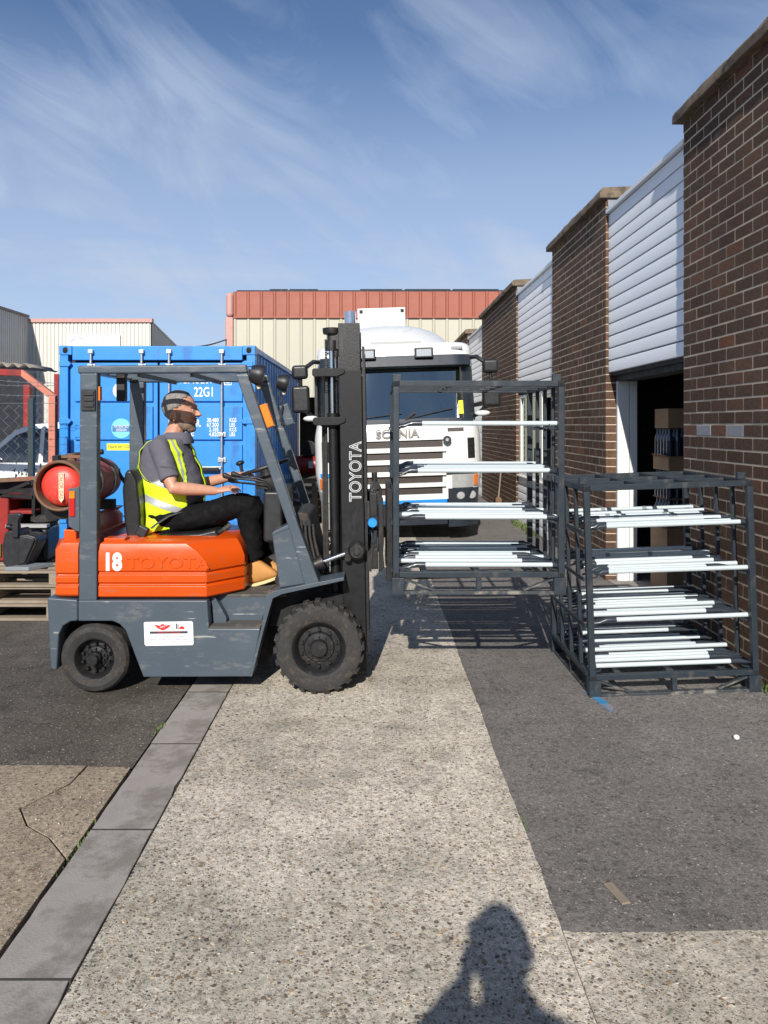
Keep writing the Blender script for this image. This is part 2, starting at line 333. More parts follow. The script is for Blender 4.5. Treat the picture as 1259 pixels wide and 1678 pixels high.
M['darkred'] = mat('red machine paint', (.26, .018, .014), .40, var=.25, vs=6, dirt=((.10,.03,.025), .3, 5.))
M['bandred'] = mat('terracotta cladding', (.31, .088, .052), .55, var=.07, vs=1.5, rnd=.05, dirt=((.36,.13,.09), .2, 1.5, (1,1,.3)))
M['creamclad'] = mat('cream cladding', (.46, .435, .345), .5, var=.04, vs=1.2, rnd=.04, dirt=((.50,.46,.36), .12, 1.8, (1,1,.25)))
M['pinktrim'] = mat('faded pink trim', (.50, .27, .23), .55, var=.12)
M['whiteclad'] = mat('off white cladding', (.58, .56, .51), .55, var=.05, vs=1.2, dirt=((.48,.44,.38), .15, 1.5, (1,1,.25)))
M['roofsheet'] = mat('old fibre cement roofing', (.26, .23, .20), .85, var=.3, vs=6, bump=.4)
M['navy'] = mat('navy sheeting with painted shade', (.005, .007, .014), .7, var=.3)  # navy taken down to near black: the shelter's deep shade is in the colour
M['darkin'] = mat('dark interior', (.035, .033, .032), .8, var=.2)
M['wood'] = woodmat('weathered pallet wood', (.34, .27, .19), 0)
M['woody'] = woodmat('weathered pallet wood across', (.32, .26, .18), 1)
M['card'] = mat('cardboard', (.36, .22, .115), .8, var=.12, vs=8, bump=.1)
M['bottle'] = mat('blue tinted bottle plastic', (.03, .04, .065), .12, var=.3, vs=30, coat=.8)
M['postgreen'] = mat('dark green fence post', (.020, .034, .040), .5, var=.2)
M['wire'] = mat('fence wire', (.30, .31, .32), .45, .6, var=.2)
M['carw'] = mat('white car paint', (.80, .81, .82), .2, var=.02, coat=.8)
M['leaf'] = mat('weed leaf', (.075, .11, .022), .6, var=.5, vs=20)
M['skin'] = mat('skin', (.52, .265, .175), .48, var=.14, vs=26, dirt=((.50,.19,.13), .25, 18.), bump=.1, bs=160)
M['hair'] = mat('grey hair', (.235, .215, .195), .8, var=.65, vs=70, bump=1., bs=260, wvec=(1, 1, .35))
M['beard'] = mat('greying beard', (.20, .14, .105), .8, var=.5, vs=120, bump=.6, bs=300)
M['shirt'] = mat('grey polo cotton', (.105, .10, .125), .85, var=.12, vs=10, bump=.35, bs=28)
M['hivis'] = mat('hi vis yellow fabric', (.56, .76, .012), .65, var=.06, vs=8, bump=.3, bs=22)
M['tape'] = mat('reflective tape', (.40, .42, .44), .38, .3, var=.1, vs=20)
M['trouser'] = mat('black cotton trousers', (.0055, .0055, .006), .8, var=.3, vs=10, bump=.2, bs=20, spec=.12)
M['boot'] = mat('tan nubuck', (.50, .24, .065), .75, var=.16, vs=22, bump=.2, bs=120)
M['sole'] = mat('cream boot sole', (.68, .52, .26), .6, var=.1)
M['belt'] = mat('grey webbing', (.055, .058, .062), .7, var=.2)
M['mat'] = mat('dusty rubber floor mat', (.075, .070, .062), .85, var=.3, vs=14, bump=.3, dirt=((.20,.17,.13), .3, 9.))
M['solar'] = mat('dark roof panels', (.02, .022, .03), .25)
M['bluebar'] = mat('blue painted bar', (.03, .22, .46), .5, var=.2, vs=9, dirt=((.30,.22,.15), .55, 9.))
M['lintpaint'] = mat('worn white line paint', (.22, .205, .19), .85, var=.35, vs=25, dirt=((.085,.078,.073), .62, 22.))
# ================================================================== ground
def struct(o): o['kind'] = 'structure'; return o
struct(MB().add([(-600,-300,-.05),(600,-300,-.05),(600,900,-.05),(-600,900,-.05)], [(0,1,2,3)]).build('ground', M['tarmac2']))
def slab(name, poly, m, top=0., parent=None):
    mb = MB().prism(poly, -.12, top, 'z'); return mb.build(name, m, parent, bev=.003)
st = struct(slab('concrete_strip', [(-.935,-4),(.645,-4)]+[(.648+.004*math.sin(i*.13)+random.uniform(-.0025,.002)*(2.2 if random.random() < .1 else 1), 2.60+i*.035) for i in range(300)]+[(.652,60),(-.945,60)], M['conc']))
struct(slab('concrete_apron', [(.648,-4),(2.62,-4),*[(2.62-i*.0328, 2.595+.005*math.sin(i*.2)+random.uniform(-.003,.0025)*(2.2 if random.random() < .12 else 1)) for i in range(60)],(.650,2.600)], M['conc'], -.003))
M['soil'] = mat('dark joint dirt', (.045, .040, .034), .95, var=.4, vs=30)
gp = struct(slab('gutter', [(-1.212,-4),(-.943,-4),(-.953,60),(-1.222,60)], M['soil'], -.014))
ys = [-.2, .62, 1.46, 2.368, 3.246, 4.12, 4.92, 5.80, 6.7, 7.6, 8.5]
for a, b in zip(ys[:-1], ys[1:]):
    je = lambda x, s, k=9: [(x+random.uniform(-.004, .001)*s*(3 if random.random() < .12 else 1), a+.003+(b-a-.006)*i/k) for i in range(k+1)]
    slab('gutter_slab', je(-.944, 1)+je(-1.213, -1)[::-1], M['gutter'], -.004, gp)
    MB().box(-1.212, -.944, b-.005, b+.005, -.02, -.0032).build('joint', M['soil'], gp)
# left slab with its broken corner
Ye = 3.87
lp = struct(slab('concrete_bay', [(-9,-4),(-1.228,-4),(-1.230,3.02),(-1.36,3.17),(-1.50,3.27),(-1.60,3.42),(-1.53,3.55),(-1.47,3.66),(-1.46,Ye-.02),(-9,Ye+.06)], M['conc2']))
slab('broken_corner', [(-1.226,3.030),(-1.355,3.178),(-1.495,3.279),(-1.591,3.42),(-1.523,3.546),(-1.463,3.658),(-1.454,Ye-.022),(-1.23,Ye-.03)], M['conc2'], -.004, lp)
struct(MB().add([(-60,Ye,-.012),(-1.226,Ye-.03,-.012),(-1.226,60,-.012),(-60,60,-.012)], [(0,1,2,3)]).build('tarmac_yard', M['tarmac2']))
def rise(x): return -.004 if x < 1.15 else -.004+.042*min(1, (x-1.15)/1.3)
def rise2(x, y): return -.004+(rise(x)+.004)*max(0, min(1, (y-2.65)/1.6))
mb = MB(); us = [.640, 1.15, 1.4, 1.7, 2.0, 2.3, 2.6, 2.75]
mb.grid(lambda u, v: (u, v, rise2(u, v) if v > 2.54 else -.02), us, [2.52, 2.58, 2.65, 3.0, 3.4, 3.8, 4.2, 6, 9, 14, 25, 60]); tr = struct(mb.build('tarmac_lane', M['tarmac']))
# worn painted line near the wall, loose stones
ln = [(1.98,4.95),(2.02,4.95),(2.60,4.08),(2.60,4.00)]
MB().add([(x, y, rise2(x, y)+.004) for x, y in ln], [(0,1,2,3)]).build('painted_line', M['lintpaint'], tr)
# pebbles standing proud of the worn concrete and chips on the tarmac: real relief close to the camera
def pebbles(n, x0, x1, y0, y1, zf, rmin, rmax, proud):
    mb = MB()
    for _ in range(n):
        y = y0+(y1-y0)*random.random()**1.7; x = random.uniform(x0, x1); r = random.uniform(rmin, rmax)*(.6+.8*random.random()); z = zf(x, y)
        a0 = random.random()*6.3; e = random.uniform(.55, 1.); k = 7
        base = []; top = []
        for j in range(k):
            a = 2*math.pi*j/k; q = r*random.uniform(.85, 1.15); px_, py_ = q*math.cos(a), q*e*math.sin(a)
            X_, Y_ = px_*math.cos(a0)-py_*math.sin(a0), px_*math.sin(a0)+py_*math.cos(a0)
            base.append((x+X_, y+Y_, z-.002)); top.append((x+X_*.6, y+Y_*.6, z+proud*r))
        mb.loft([base, top])
    return mb
def stonemat(name, cols):
    m, nt, b, out = newmat(name); isl = node(nt, 'ShaderNodeNewGeometry').outputs['Random Per Island']
    co = node(nt, 'ShaderNodeTexCoord').outputs['Object']
    c = ramp(nt, isl, [(i/len(cols), c) for i, c in enumerate(cols)], True)
    c = mixc(nt, 1., c, ramp(nt, noise(nt, co, 150., 3), [(.3, (.7,)*3), (.7, (1.2,)*3)]), 'MULTIPLY')
    nt.links.new(c, b.inputs['Base Color']); b.inputs['Roughness'].default_value = .7; return m
M['peb'] = stonemat('flint pebbles', [(.34,.26,.18),(.13,.105,.09),(.50,.44,.36),(.24,.18,.13),(.40,.33,.25),(.56,.51,.44),(.19,.15,.12),(.44,.31,.19),(.09,.08,.075),(.32,.29,.25)])
M['chip'] = stonemat('tarmac chippings', [(.10,.093,.086),(.17,.155,.14),(.08,.075,.07),(.26,.24,.21),(.12,.11,.10),(.36,.33,.29)])
pebbles(3000, -.92, .63, 1.5, 4.3, lambda x, y: 0., .004, .0095, .22).build('pebbles', M['peb'], st, kind='stuff')
pebbles(900, .68, 2.3, 1.5, 2.55, lambda x, y: -.003, .004, .0095, .22).build('pebbles', M['peb'], tr, kind='stuff')
pebbles(2600, .68, 2.5, 2.62, 5.2, rise2, .0022, .0052, .35).build('chippings', M['chip'], tr, kind='stuff')
pebbles(900, -2.6, -1.24, 1.9, 3.7, lambda x, y: 0., .003, .007, .22).build('pebbles', M['peb'], lp, kind='stuff')
pebbles(1500, -3.6, -1.26, 3.85, 5.6, lambda x, y: -.012, .002, .0055, .35).build('chippings', M['chip'], lp, kind='stuff')
def weeds(at, n, hgt, spread, label):
    mb = MB()
    for _ in range(n):
        x, y = at[0]+random.gauss(0, spread[0]), at[1]+random.gauss(0, spread[1]); a = random.random()*6.28; h = hgt*random.uniform(.5, 1.2); w_ = h*.12; l = h*random.uniform(.3, .8)
        c, s = math.cos(a), math.sin(a); z = at[2]
        mb.add([(x-s*w_, y+c*w_, z), (x+s*w_, y-c*w_, z), (x+c*l*.5+s*w_, y+s*l*.5-c*w_, z+h*.7), (x+c*l, y+s*l, z+h), (x+c*l*.5-s*w_, y+s*l*.5+c*w_, z+h*.7)], [(0,1,2,4), (4,2,3)])
    o = mb.build('weed', M['leaf'], kind='stuff'); tag(o, label, 'weed', 'weeds in the joints'); return o
weeds((2.50, 4.86, .035), 60, .05, (.03,.05), 'grass tuft at the foot of the brick wall beside the rack')
weeds((.655, 3.28, -.008), 26, .016, (.005,.03), 'tiny weed in the joint between concrete strip and dark tarmac')
weeds((-1.218, 3.12, -.02), 50, .022, (.008,.07), 'weeds in the crack beside the broken concrete corner')
weeds((-1.222, 4.32, -.02), 30, .03, (.008,.05), 'small weed at the gutter edge below the forklift')
weeds((2.44, 12.4, .03), 70, .10, (.04,.45), 'weeds along the wall below the white boarded window')
# ================================================================== brick workshop on the right
WX = 2.54
bld = thing('brick_workshop', 'dark brown brick workshop with white boarded bays along the right side', 'building', (WX+.1, 11, 0))
def brick_geo(l, d=.1125, h=.0805):
    c = .003
    mb = MB(); y0, y1, z0, z1 = 0, l, 0, h
    mb.v = [(d,y0,z0),(d,y1,z0),(d,y1,z1),(d,y0,z1), (c,y0,z0),(c,y1,z0),(c,y1,z1),(c,y0,z1), (0,y0+c,z0+c),(0,y1-c,z0+c),(0,y1-c,z1-c),(0,y0+c,z1-c)]
    mb.f = [(8,11,10,9), (4,8,9,5),(5,9,10,6),(6,10,11,7),(7,11,8,4), (0,4,5,1),(1,5,6,2),(2,6,7,3),(3,7,4,0)]
    return mb
piers = [(-2.05, 6.2), (8.27, 10.75), (13.46, 17.7), (20.4, 23.2)]
COURSES = 46; CP = .0915
share = {}
def inframe(p):
    if p[1] < .3: return False
    x, y = VX+p[0]/p[1]*F, HY-(p[2]-H)/p[1]*F
    return -10 < x < 1269 and -10 < y < 1688
allb = []
for pi, (ya, yb) in enumerate(piers):
    for c in range(COURSES):
        z = .005+c*CP; y = ya; first = True
        while y < yb-.03:
            l = .1125 if (first and c % 2) else .24
            l = min(l, yb-y); first = False
            allb.append((pi, y, z, l, c)); y += l+.010
M['ventbrick'] = mat('grey vent brick', (.30, .30, .31), .7, var=.12, bump=.2)
M['redbrick'] = mat('orange red brick', (.155, .070, .042), .85, var=.3, vs=40, bump=.5, bs=90)
near = sorted([b for b in allb if b[0] == 0 and inframe((WX, b[1]+b[3], b[2])) and b[1] > 4.3], key=lambda b: b[1]**2+(b[2]-H)**2)[:300]
nset = set(near)
for pi, (ya, yb) in enumerate(piers):
    pier = MB().box(WX+.0022, WX+.32, ya+.004, yb-.004, -.05, COURSES*CP).build('wall_pier', M['mortar'], bld)
    stuff = MB(); po = ORG[pier.name]
    for b in allb:
        if b[0] != pi: continue
        _, y, z, l, c = b; xo = random.uniform(-.001, .001)
        if b in nset:
            vent = c == 18 and (y <= 5.40 < y+l or y <= 5.87 < y+l)
            red = (c == 18 and not vent and y > 5.0) or random.random() < .012
            key = (round(l, 3), vent, red)
            if key not in share: share[key] = brick_geo(l).mesh('brick', M['ventbrick'] if vent else M['redbrick'] if red else M['brick'])
            o = bpy.data.objects.new('brick', share[key]); COL.objects.link(o); o.parent = pier
            o.location = Vector((WX+xo, y, z))-po
            if vent: o['label'] = 'smooth grey vent brick'
        else:
            g = brick_geo(l); stuff.add([(p[0]+WX+xo, p[1]+y, p[2]+z) for p in g.v], g.f)
    stuff.build('brickwork', M['brick'], pier, kind='stuff')
    n = max(1, round((yb-ya)/.95)); L = (yb-ya+.10)/n
    for k in range(n):
        y0 = ya-.05+k*L; q = MB(); dz = random.uniform(-.006, .006); m_ = 7
        rings = []
        for i in range(m_+1):
            y = y0+.003+(L-.006)*i/m_; j = lambda: random.uniform(-.006, .006)
            rings.append([(WX-.075+j(), y, 4.205+j()), (WX-.08+j(), y, 4.27+dz+j()), (WX-.05+j(), y, 4.315+dz+j()), (WX+.33, y, 4.335+dz+j()), (WX+.33, y, 4.205)])
        q.loft(rings).build('coping_stone', M['coping'], pier, bev=.006)
# boarded bays
def boards(y0, y1, z0, z1, xb, name, n):
    h = (z1-z0)/n; me = None
    for i in range(n):
        z = z0+i*h
        mb = MB().prism([(xb-.010, z+.007), (xb-.014, z+.012), (xb-.014, z+h-.012), (xb-.010, z+h-.005), (xb+.02, z+h-.005), (xb+.02, z+.007)], y0, y1, 'y')
        mb.build(name, M['cladw'], bld)
for (y0, y1, n) in ((6.205, 8.265, 13), (10.755, 13.455, 13), (17.705, 20.395, 12)):
    boards(y0, y1, 2.30, 4.03, WX+.045, 'fascia_board', n)
    MB().box(WX-.005, WX+.09, y0, y1, 4.036, 4.08).build('flashing', M['cladw'], bld, bev=.006)
    MB().box(WX+.066, WX+.11, y0, y1, 2.27, 4.03).build('board_backing', M['darkin'], bld)
# lead patches at pier shoulders
for y in (8.27, 13.46): MB().prism([(WX+.03, 4.06), (WX+.32, 4.06), (WX+.32, 4.198), (WX+.015, 4.198)], y-.016, y-.004, 'y').build('lead_flashing', M['clip'], bld)
# bay one: open doorway with white lining boards
for x0, x1 in ((WX+.112, WX+.238), (WX+.243, WX+.325)):
    MB().box(x0, x1, 8.215, 8.262, .03, 2.275).build('door_lining', M['whiteframe'], bld, bev=.003)
MB().box(WX+.11, WX+.32, 6.2, 8.26, 2.21, 2.275).build('door_lintel', M['darkin'], bld)
# bay two: window in white frame over boards
fx = WX+.05
fr = MB()
for y in (10.765, 11.63, 13.30): fr.box(fx, fx+.07, y, y+.085 if y < 13 else y+.145, .92, 2.26)
fr.box(fx+.001, fx+.069, 10.765, 13.445, .86, .93); fr.box(fx+.001, fx+.069, 10.765, 13.445, 2.20, 2.255); fr.box(fx-.05, fx+.07, 10.765, 13.445, .835, .862)
wf = fr.build('window_frame', M['whiteframe'], bld, bev=.004)
for y0, y1 in ((10.85, 11.63), (11.715, 13.30)):
    MB().box(fx+.03, fx+.038, y0, y1, .93, 2.20).build('pane', M['winglass'], wf)
boards(10.755, 13.455, .03, .83, WX+.05, 'lower_board', 6)
boards(17.705, 20.395, .03, 2.2, WX+.05, 'lower_board', 10)
# shell: roof and dark rooms behind the openings
MB().box(WX+.30, 14, -2, 23.2, 3.90, 4.0).build('roof', M['roofsheet'], bld)
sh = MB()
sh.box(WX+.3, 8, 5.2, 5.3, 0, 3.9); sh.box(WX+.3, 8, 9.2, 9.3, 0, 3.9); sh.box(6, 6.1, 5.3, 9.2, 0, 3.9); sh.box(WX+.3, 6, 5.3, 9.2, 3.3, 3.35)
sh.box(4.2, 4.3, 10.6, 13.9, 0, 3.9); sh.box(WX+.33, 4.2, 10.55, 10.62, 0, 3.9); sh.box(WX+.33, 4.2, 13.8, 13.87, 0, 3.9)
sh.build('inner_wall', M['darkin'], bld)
MB().box(WX+.02, 8, 5.3, 13.8, -.05, .045).build('inner_floor', M['gutter'], bld)
MB().box(3.0, 3.06, 11.9, 12.25, .05, 1.6).build('blue_board', M['truckblue'], bld)
# goods just inside the doorway
def bottle_geo():
    return MB().lathe([(0,0),(.033,0),(.036,.01),(.034,.06),(.036,.075),(.033,.12),(.036,.15),(.035,.185),(.016,.235),(.014,.25),(.017,.252),(.017,.27),(0,.271)], (0,0,0), 'z', 10)
bm_ = bottle_geo().mesh('bottle', M['bottle'], 50)
def pack(x, y, z, nx, ny, label):
    t = thing('bottle_pack', label, 'bottle pack', (x, y, z), 'bottle packs in the doorway')
    MB().box(x-.004, x+nx*.078, y-.004, y+ny*.078, z, z+.006).build('tray', M['card'], t)
    for i in range(nx):
        for j in range(ny):
            o = bpy.data.objects.new('bottle', bm_); COL.objects.link(o); o.parent = t; o.location = (.035+i*.078, .035+j*.078, .006)
def carton(x0, x1, y0, y1, z0, z1, label, flap=False):
    t = thing('cardboard_box', label, 'box', ((x0+x1)/2, (y0+y1)/2, z0), 'cartons in the doorway')
    MB().box(x0, x1, y0, y1, z0, z1).build('carton', M['card'], t, bev=.004)
    MB().box((x0+x1)/2-.03, (x0+x1)/2+.03, y0-.0015, y1+.001, z0+.01, z1+.0015).build('tape', M['cream'], t)
    if flap: MB().bar((x0-.10, y0+.05, z1+.03), (x0, y0+.05, z1-.004), .3, .004).build('flap', M['card'], t)
carton(2.93, 3.50, 7.55, 8.0, .045, .70, 'large carton at the bottom of the stack inside the open doorway', True)
pack(2.94, 7.56, .705, 7, 5, 'pack of dark bottles under the middle carton in the doorway')
pack(2.94, 7.56, .99, 7, 5, 'second pack of dark bottles in the doorway stack')
carton(2.95, 3.5, 7.56, 7.98, 1.275, 1.41, 'flat open carton between the bottle packs in the doorway', True)
pack(2.94, 7.56, 1.415, 7, 5, 'upper pack of bottles with pale caps inside the doorway')
carton(2.96, 3.49, 7.6, 7.96, 1.70, 1.90, 'closed carton lying on top of the upper bottle pack')
# spade leaning by the wall
sp = thing('spade', 'rusty spade with T handle leaning on the far brick wall', 'spade', (2.42, 14.5, .03))
MB().cyl((2.40,14.5,.35), (2.46,14.5,1.0), .016, n=8).build('shaft', M['wood'], sp)
MB().cyl((2.41,14.5,1.0), (2.51,14.5,1.0), .016, n=8).build('handle', M['wood'], sp)
MB().prism([(2.30,.03),(2.45,.03),(2.46,.32),(2.40,.38),(2.32,.32)], 14.49, 14.505).build('blade', M['rust'], sp)
# ================================================================== far cream warehouse
wh = thing('cream_warehouse', 'large cream clad warehouse with terracotta band behind the white truck', 'building', (2, 24, 0))
BY = 24.0; zt = PZ(478, BY); zb = PZ(520, BY); x0 = PX(383, BY); pw = .42
def panelgeo(wd, h):
    p = [(0,0),(.03,-.035),(.07,-.035),(.10,0),(wd-.004,0),(wd-.004,.03),(0,.03)]
    return MB().prism(p, 0, h, 'z')
pg = {}
def putpanel(x, y, z0, z1, m, key):
    k = (round(z1-z0, 2), key)
    if k not in pg: pg[k] = panelgeo(pw, z1-z0).mesh('cladding_panel', m)
    o = bpy.data.objects.new('cladding_panel', pg[k]); COL.objects.link(o); o.parent = wh; o.location = Vector((x, y, z0))-ORG[wh.name]
for i in range(30):
    x = x0+i*pw
    putpanel(x, BY-.03, zb+.01, zt, M['bandred'], 'r')
    op = -2.75 < x < -.3
    putpanel(x, BY, 2.62 if op else -.03, zb, M['creamclad'], 'c')
MB().box(x0, x0+30*pw, BY-.075, BY-.02, zb-.03, zb+.012).build('band_drip', M['bandred'], wh)
MB().box(PX(370, BY), x0-.005, BY-.06, BY+.3, 0, zb).build('corner_trim', M['pinktrim'], wh, bev=.03)
MB().box(PX(370, BY), x0-.005, BY-.06, BY+.3, zb+.004, zt-.02).build('corner_cap', M['pinktrim'], wh, bev=.12, seg=4)
MB().box(x0-.1, x0+13, BY+.031, BY+14, zt-.5, zt-.02).build('roof', M['roofsheet'], wh)
MB().box(x0-.2, x0, BY+.301, BY+14, 0, zt-.03).build('side_wall', M['pinktrim'], wh)
MB().prism([(x0+.1, zt), (x0+12, zt), (x0+12, zt+.05), (x0+.1, zt+.05)], BY+.0, BY+.25).build('roof_edge', M['solar'], wh)
for a, b in ((440, 470), (473, 520), (590, 660), (664, 740), (744, 820)):
    MB().prism([(PX(a,BY), zt+.06), (PX(b,BY), zt+.06), (PX(b,BY), zt+.14), (PX(a,BY), zt+.14)], BY+.3, BY+1.6).build('roof_panel', M['solar'], wh)
mb = MB(); mb.box(-3.0, .2, BY+3, BY+3.1, -.03, 3); mb.box(-3.1, -3.0, BY+.05, BY+3.1, -.03, 3); mb.box(.2, .3, BY+.05, BY+3.1, -.03, 3); mb.box(-3, .2, BY+.05, BY+3, 2.7, 2.8)
mb.build('doorway_recess', M['darkin'], wh)
# ================================================================== off white building on the left
LY = 18.0; lw = thing('corrugated_building', 'off white corrugated building with pink roof edge behind the blue container', 'building', (-7, LY, 0))
def corr(mb, P, length, z0, z1, pitch, depth):
    n = int(length/pitch); us = []; ds = []
    for i in range(n):
        for a, d in ((0, 0), (.62, 0), (.72, 1), (.90, 1)): us.append((i+a)*pitch); ds.append(d*depth)
    k = len(us); o = len(mb.v)
    mb.v += [P(u, d, z0) for u, d in zip(us, ds)]+[P(u, d, z1) for u, d in zip(us, ds)]
    mb.f += [(o+i, o+i+1, o+k+i+1, o+k+i) for i in range(k-1)]; return mb
lx0, lx1 = PX(48, LY), PX(248, LY); lz = PZ(528, LY)
corr(MB(), lambda u, d, z: (lx0+u, LY+d, z), lx1-lx0+.05, -.03, lz, .0905, .02).build('front_wall', M['whiteclad'], lw, angle=20)
MB().box(lx0, lx1+.03, LY-.04, LY+.10, lz-.005, lz+.085).build('roof_edge', M['pinktrim'], lw)
mb = MB(); zs = [lz+.06, 3.93]
m2 = MB(); n = 30
for i in range(n+1):
    y = LY+.05+(2.6)*i/n; d = .02*(i % 2); zt2 = lz+.06-(lz+.06-3.85)*i/n
    m2.v += [(lx1-d, y, -.03), (lx1-d, y, zt2)]
m2.f = [(2*i, 2*i+2, 2*i+3, 2*i+1) for i in range(n)]
m2.build('side_wall', M['whiteclad'], lw, angle=20)
corr(MB(), lambda u, d, z: (lx0-d, LY-u, z), 2.6, -.03, lz+.10, .0905, .02).build('wing_wall', M['whiteclad'], lw, angle=20)
MB().box(lx0-.10, lx0+.03, LY-2.6, LY-.045, lz+.105, lz+.16).build('wing_edge', M['roofsheet'], lw)
MB().add([(lx0-.05, LY+.1, lz), (lx0-.05, LY+2.6, lz-.4), (lx1, LY+2.6, 3.8), (lx1, LY+.1, lz)], [(0,1,2,3)]).build('roof', M['roofsheet'], lw)
MB().box(PX(91,LY), PX(98,LY), LY-.09, LY-.005, -.03, PZ(613,LY)).build('red_post', M['darkred'], lw, bev=.01)
# sign board on it
sg = thing('wall_sign', 'white company sign with blue arcs above the container', 'sign', (PX(155,LY), LY-.05, PZ(570,LY)))
MB().box(PX(111,LY), PX(198,LY), LY-.05, LY-.022, PZ(605,LY), PZ(549,LY)).build('board', M['decal'], sg)
for rr, th, c, a0, a1 in ((.19, .022, 'greyink', 10, 115), (.145, .016, 'blueink', 60, 185), (.21, .008, 'greyink', 5, 45)):
    cx_, cz_ = PX(127,LY), PZ(566,LY); k = 16
    mb = MB(); pin = [(cx_+rr*math.cos(R(a0+(a1-a0)*i/k)), cz_+rr*math.sin(R(a0+(a1-a0)*i/k))) for i in range(k+1)]
    pout = [(cx_+(rr+th*math.sin(math.pi*i/k))*math.cos(R(a0+(a1-a0)*i/k)), cz_+(rr+th*math.sin(math.pi*i/k))*math.sin(R(a0+(a1-a0)*i/k))) for i in range(k+1)]
    mb.add([(p[0], LY-.0535, p[1]) for p in pin+pout], [(i, i+1, i+k+2, i+k+1) for i in range(k)]).build('arc', M[c], sg)
text('www.pescomposites.com', .105, M['greyink'], sg, (PX(144,LY), LY-.0525, PZ(556,LY)), sx=.72)
text('pes', .30, M['blueink'], sg, (PX(122,LY), LY-.0525, PZ(582,LY)), bold=.004)
cb = MB(); pts = [(PX(287,LY+2.4)+t*(PX(372,BY)-PX(287,LY+2.4)), LY+2.4+t*(BY-LY-2.4), 3.86+t*(PZ(556,BY)-3.86)-.10*math.sin(math.pi*t)) for t in [i/20 for i in range(21)]]
tag(cb.tube(pts, .022, 5).build('cable', M['black']), 'black cable sagging between the two clad buildings', 'cable')
# ================================================================== blue container
CX0, CX1, CY0, CY1, CZ0, CZ1 = -3.905, -1.467, 9.40, 15.46, .13, 2.721
ct = thing('shipping_container', 'blue shipping container with white lettering on its closed doors', 'container', ((CX0+CX1)/2, (CY0+CY1)/2, CZ0))
B = M['contblue']
cz = lambda py: PZ(py, CY0); cxx = lambda px: PX(px, CY0)
for xa in (CX0, CX1-.11): MB().box(xa, xa+.11, CY0+.004, CY0+.15, CZ0+.12, CZ1-.12).build('corner_post', B, ct, bev=.008)
for xa in (CX0-.002, CX1-.16):
    for ya in (CY0-.004, CY1-.18):
        for za in (CZ0, CZ1-.118):
            c_ = MB().box(xa, xa+.162, ya, ya+.178, za, za+.118).build('corner_casting', B, ct, bev=.01)
            if ya < CY0: MB().ell((xa+.081, ya-.001, za+.06), (.033, .006, .042), 16, 6).build('casting_hole', M['hole'], c_)
MB().box(CX0+.161, CX1-.161, CY0+.006, CY0+.12, cz(590), CZ1-.004).build('door_header', B, ct, bev=.008)
MB().box(CX0+.11, CX1-.11, CY0+.006, CY0+.12, CZ0+.02, CZ0+.15).build('door_sill', B, ct, bev=.008)
MB().box(CX0+.05, CX1-.05, CY0+.10, CY0+.13, CZ0+.1, CZ1-.1).build('gasket', M['gasket'], ct)
mid = cxx(258.5); zl, zh = CZ0+.165, cz(594)
def leaf(xa, xb):
    d = MB().box(xa, xb, CY0+.045, CY0+.098, zl, zh).build('door', B, ct, bev=.006)
    edges = [zl+.06]+[cz(p) for p in (853, 790, 728, 665, 604)]
    for za, zb_ in zip(edges[:-1], edges[1:]):      # pressed panels, each with a ledge underneath
        MB().prism([(CY0+.046, za+.045), (CY0+.010, za+.06), (CY0+.010, zb_-.012), (CY0+.046, zb_-.004)], xa+.075, xb-.055, 'x').build('door_pressing', B, d)
    return d
dl = leaf(cxx(113), mid-.012); dr = leaf(mid+.012, cxx(404))
for xh, sgn in ((cxx(100), 1), (cxx(412), -1)):
    for zz_ in (cz(596), cz(690), 1.15, .55):
        MB().prism([(xh-.02*sgn, zz_-.035), (xh+.10*sgn, zz_-.035), (xh+.13*sgn, zz_), (xh+.09*sgn, zz_+.035), (xh-.02*sgn, zz_+.035)], CY0-.012, CY0+.05).build('hinge', B, ct, bev=.006)
for px in (150, 233, 278, 364):
    x = cxx(px); p = dl if px < 258 else dr
    r_ = MB().cyl((x, CY0-.022, CZ0+.06), (x, CY0-.022, cz(573)), .0165, n=12).build('lock_rod', M['galv'], ct)
    for z in (cz(577), CZ0+.10): MB().box(x-.03, x+.03, CY0-.045, CY0+.01, z-.02, z+.03).build('rod_cam', M['galv'], r_, bev=.004)
    for z in (cz(600), cz(712), 1.3, .5): MB().box(x-.05, x+.05, CY0-.012, CY0+.012, z-.03, z+.03).box(x-.024, x+.024, CY0-.044, CY0-.008, z-.022, z+.022).build('rod_keeper', M['galv'], r_, bev=.004)
for xa, xb in ((364, 318), (278, 310), (150, 196)):
    MB().box(min(cxx(xa), cxx(xb)), max(cxx(xa), cxx(xb)), CY0-.055, CY0-.035, cz(769), cz(764)).build('door_handle', M['galv'], ct, bev=.004)
MB().box(cxx(318), cxx(361), CY0-.062, CY0-.034, cz(772), cz(766)).build('handle_grip', M['black'], ct, bev=.006)
ty = CY0+.008
W_ = M['decal']
text('WBXU269000', .165, W_, dr, (cxx(285), ty, cz(628)), sx=.66, bold=.002)
text('2', .13, W_, dr, (cxx(370), ty, cz(628)), sx=.8); 
fr_ = MB(); a0, a1, b0, b1 = cxx(367.5), cxx(379.5), cz(631), cz(615)
for q in ((a0,a1,b0,b0+.008),(a0,a1,b1-.008,b1),(a0,a0+.008,b0+.008,b1-.008),(a1-.008,a1,b0+.008,b1-.008)): fr_.box(q[0], q[1], ty-.001, ty+.001, q[2], q[3])
fr_.build('check_digit_box', W_, dr)
text('22G1', .165, W_, dr, (cxx(317.5), ty, cz(649.5)), sx=.70, bold=.002)
text('MAX.GR.', .125, W_, dr, (cxx(329.5), ty, cz(699)), align='RIGHT', sx=.58, bold=.002)
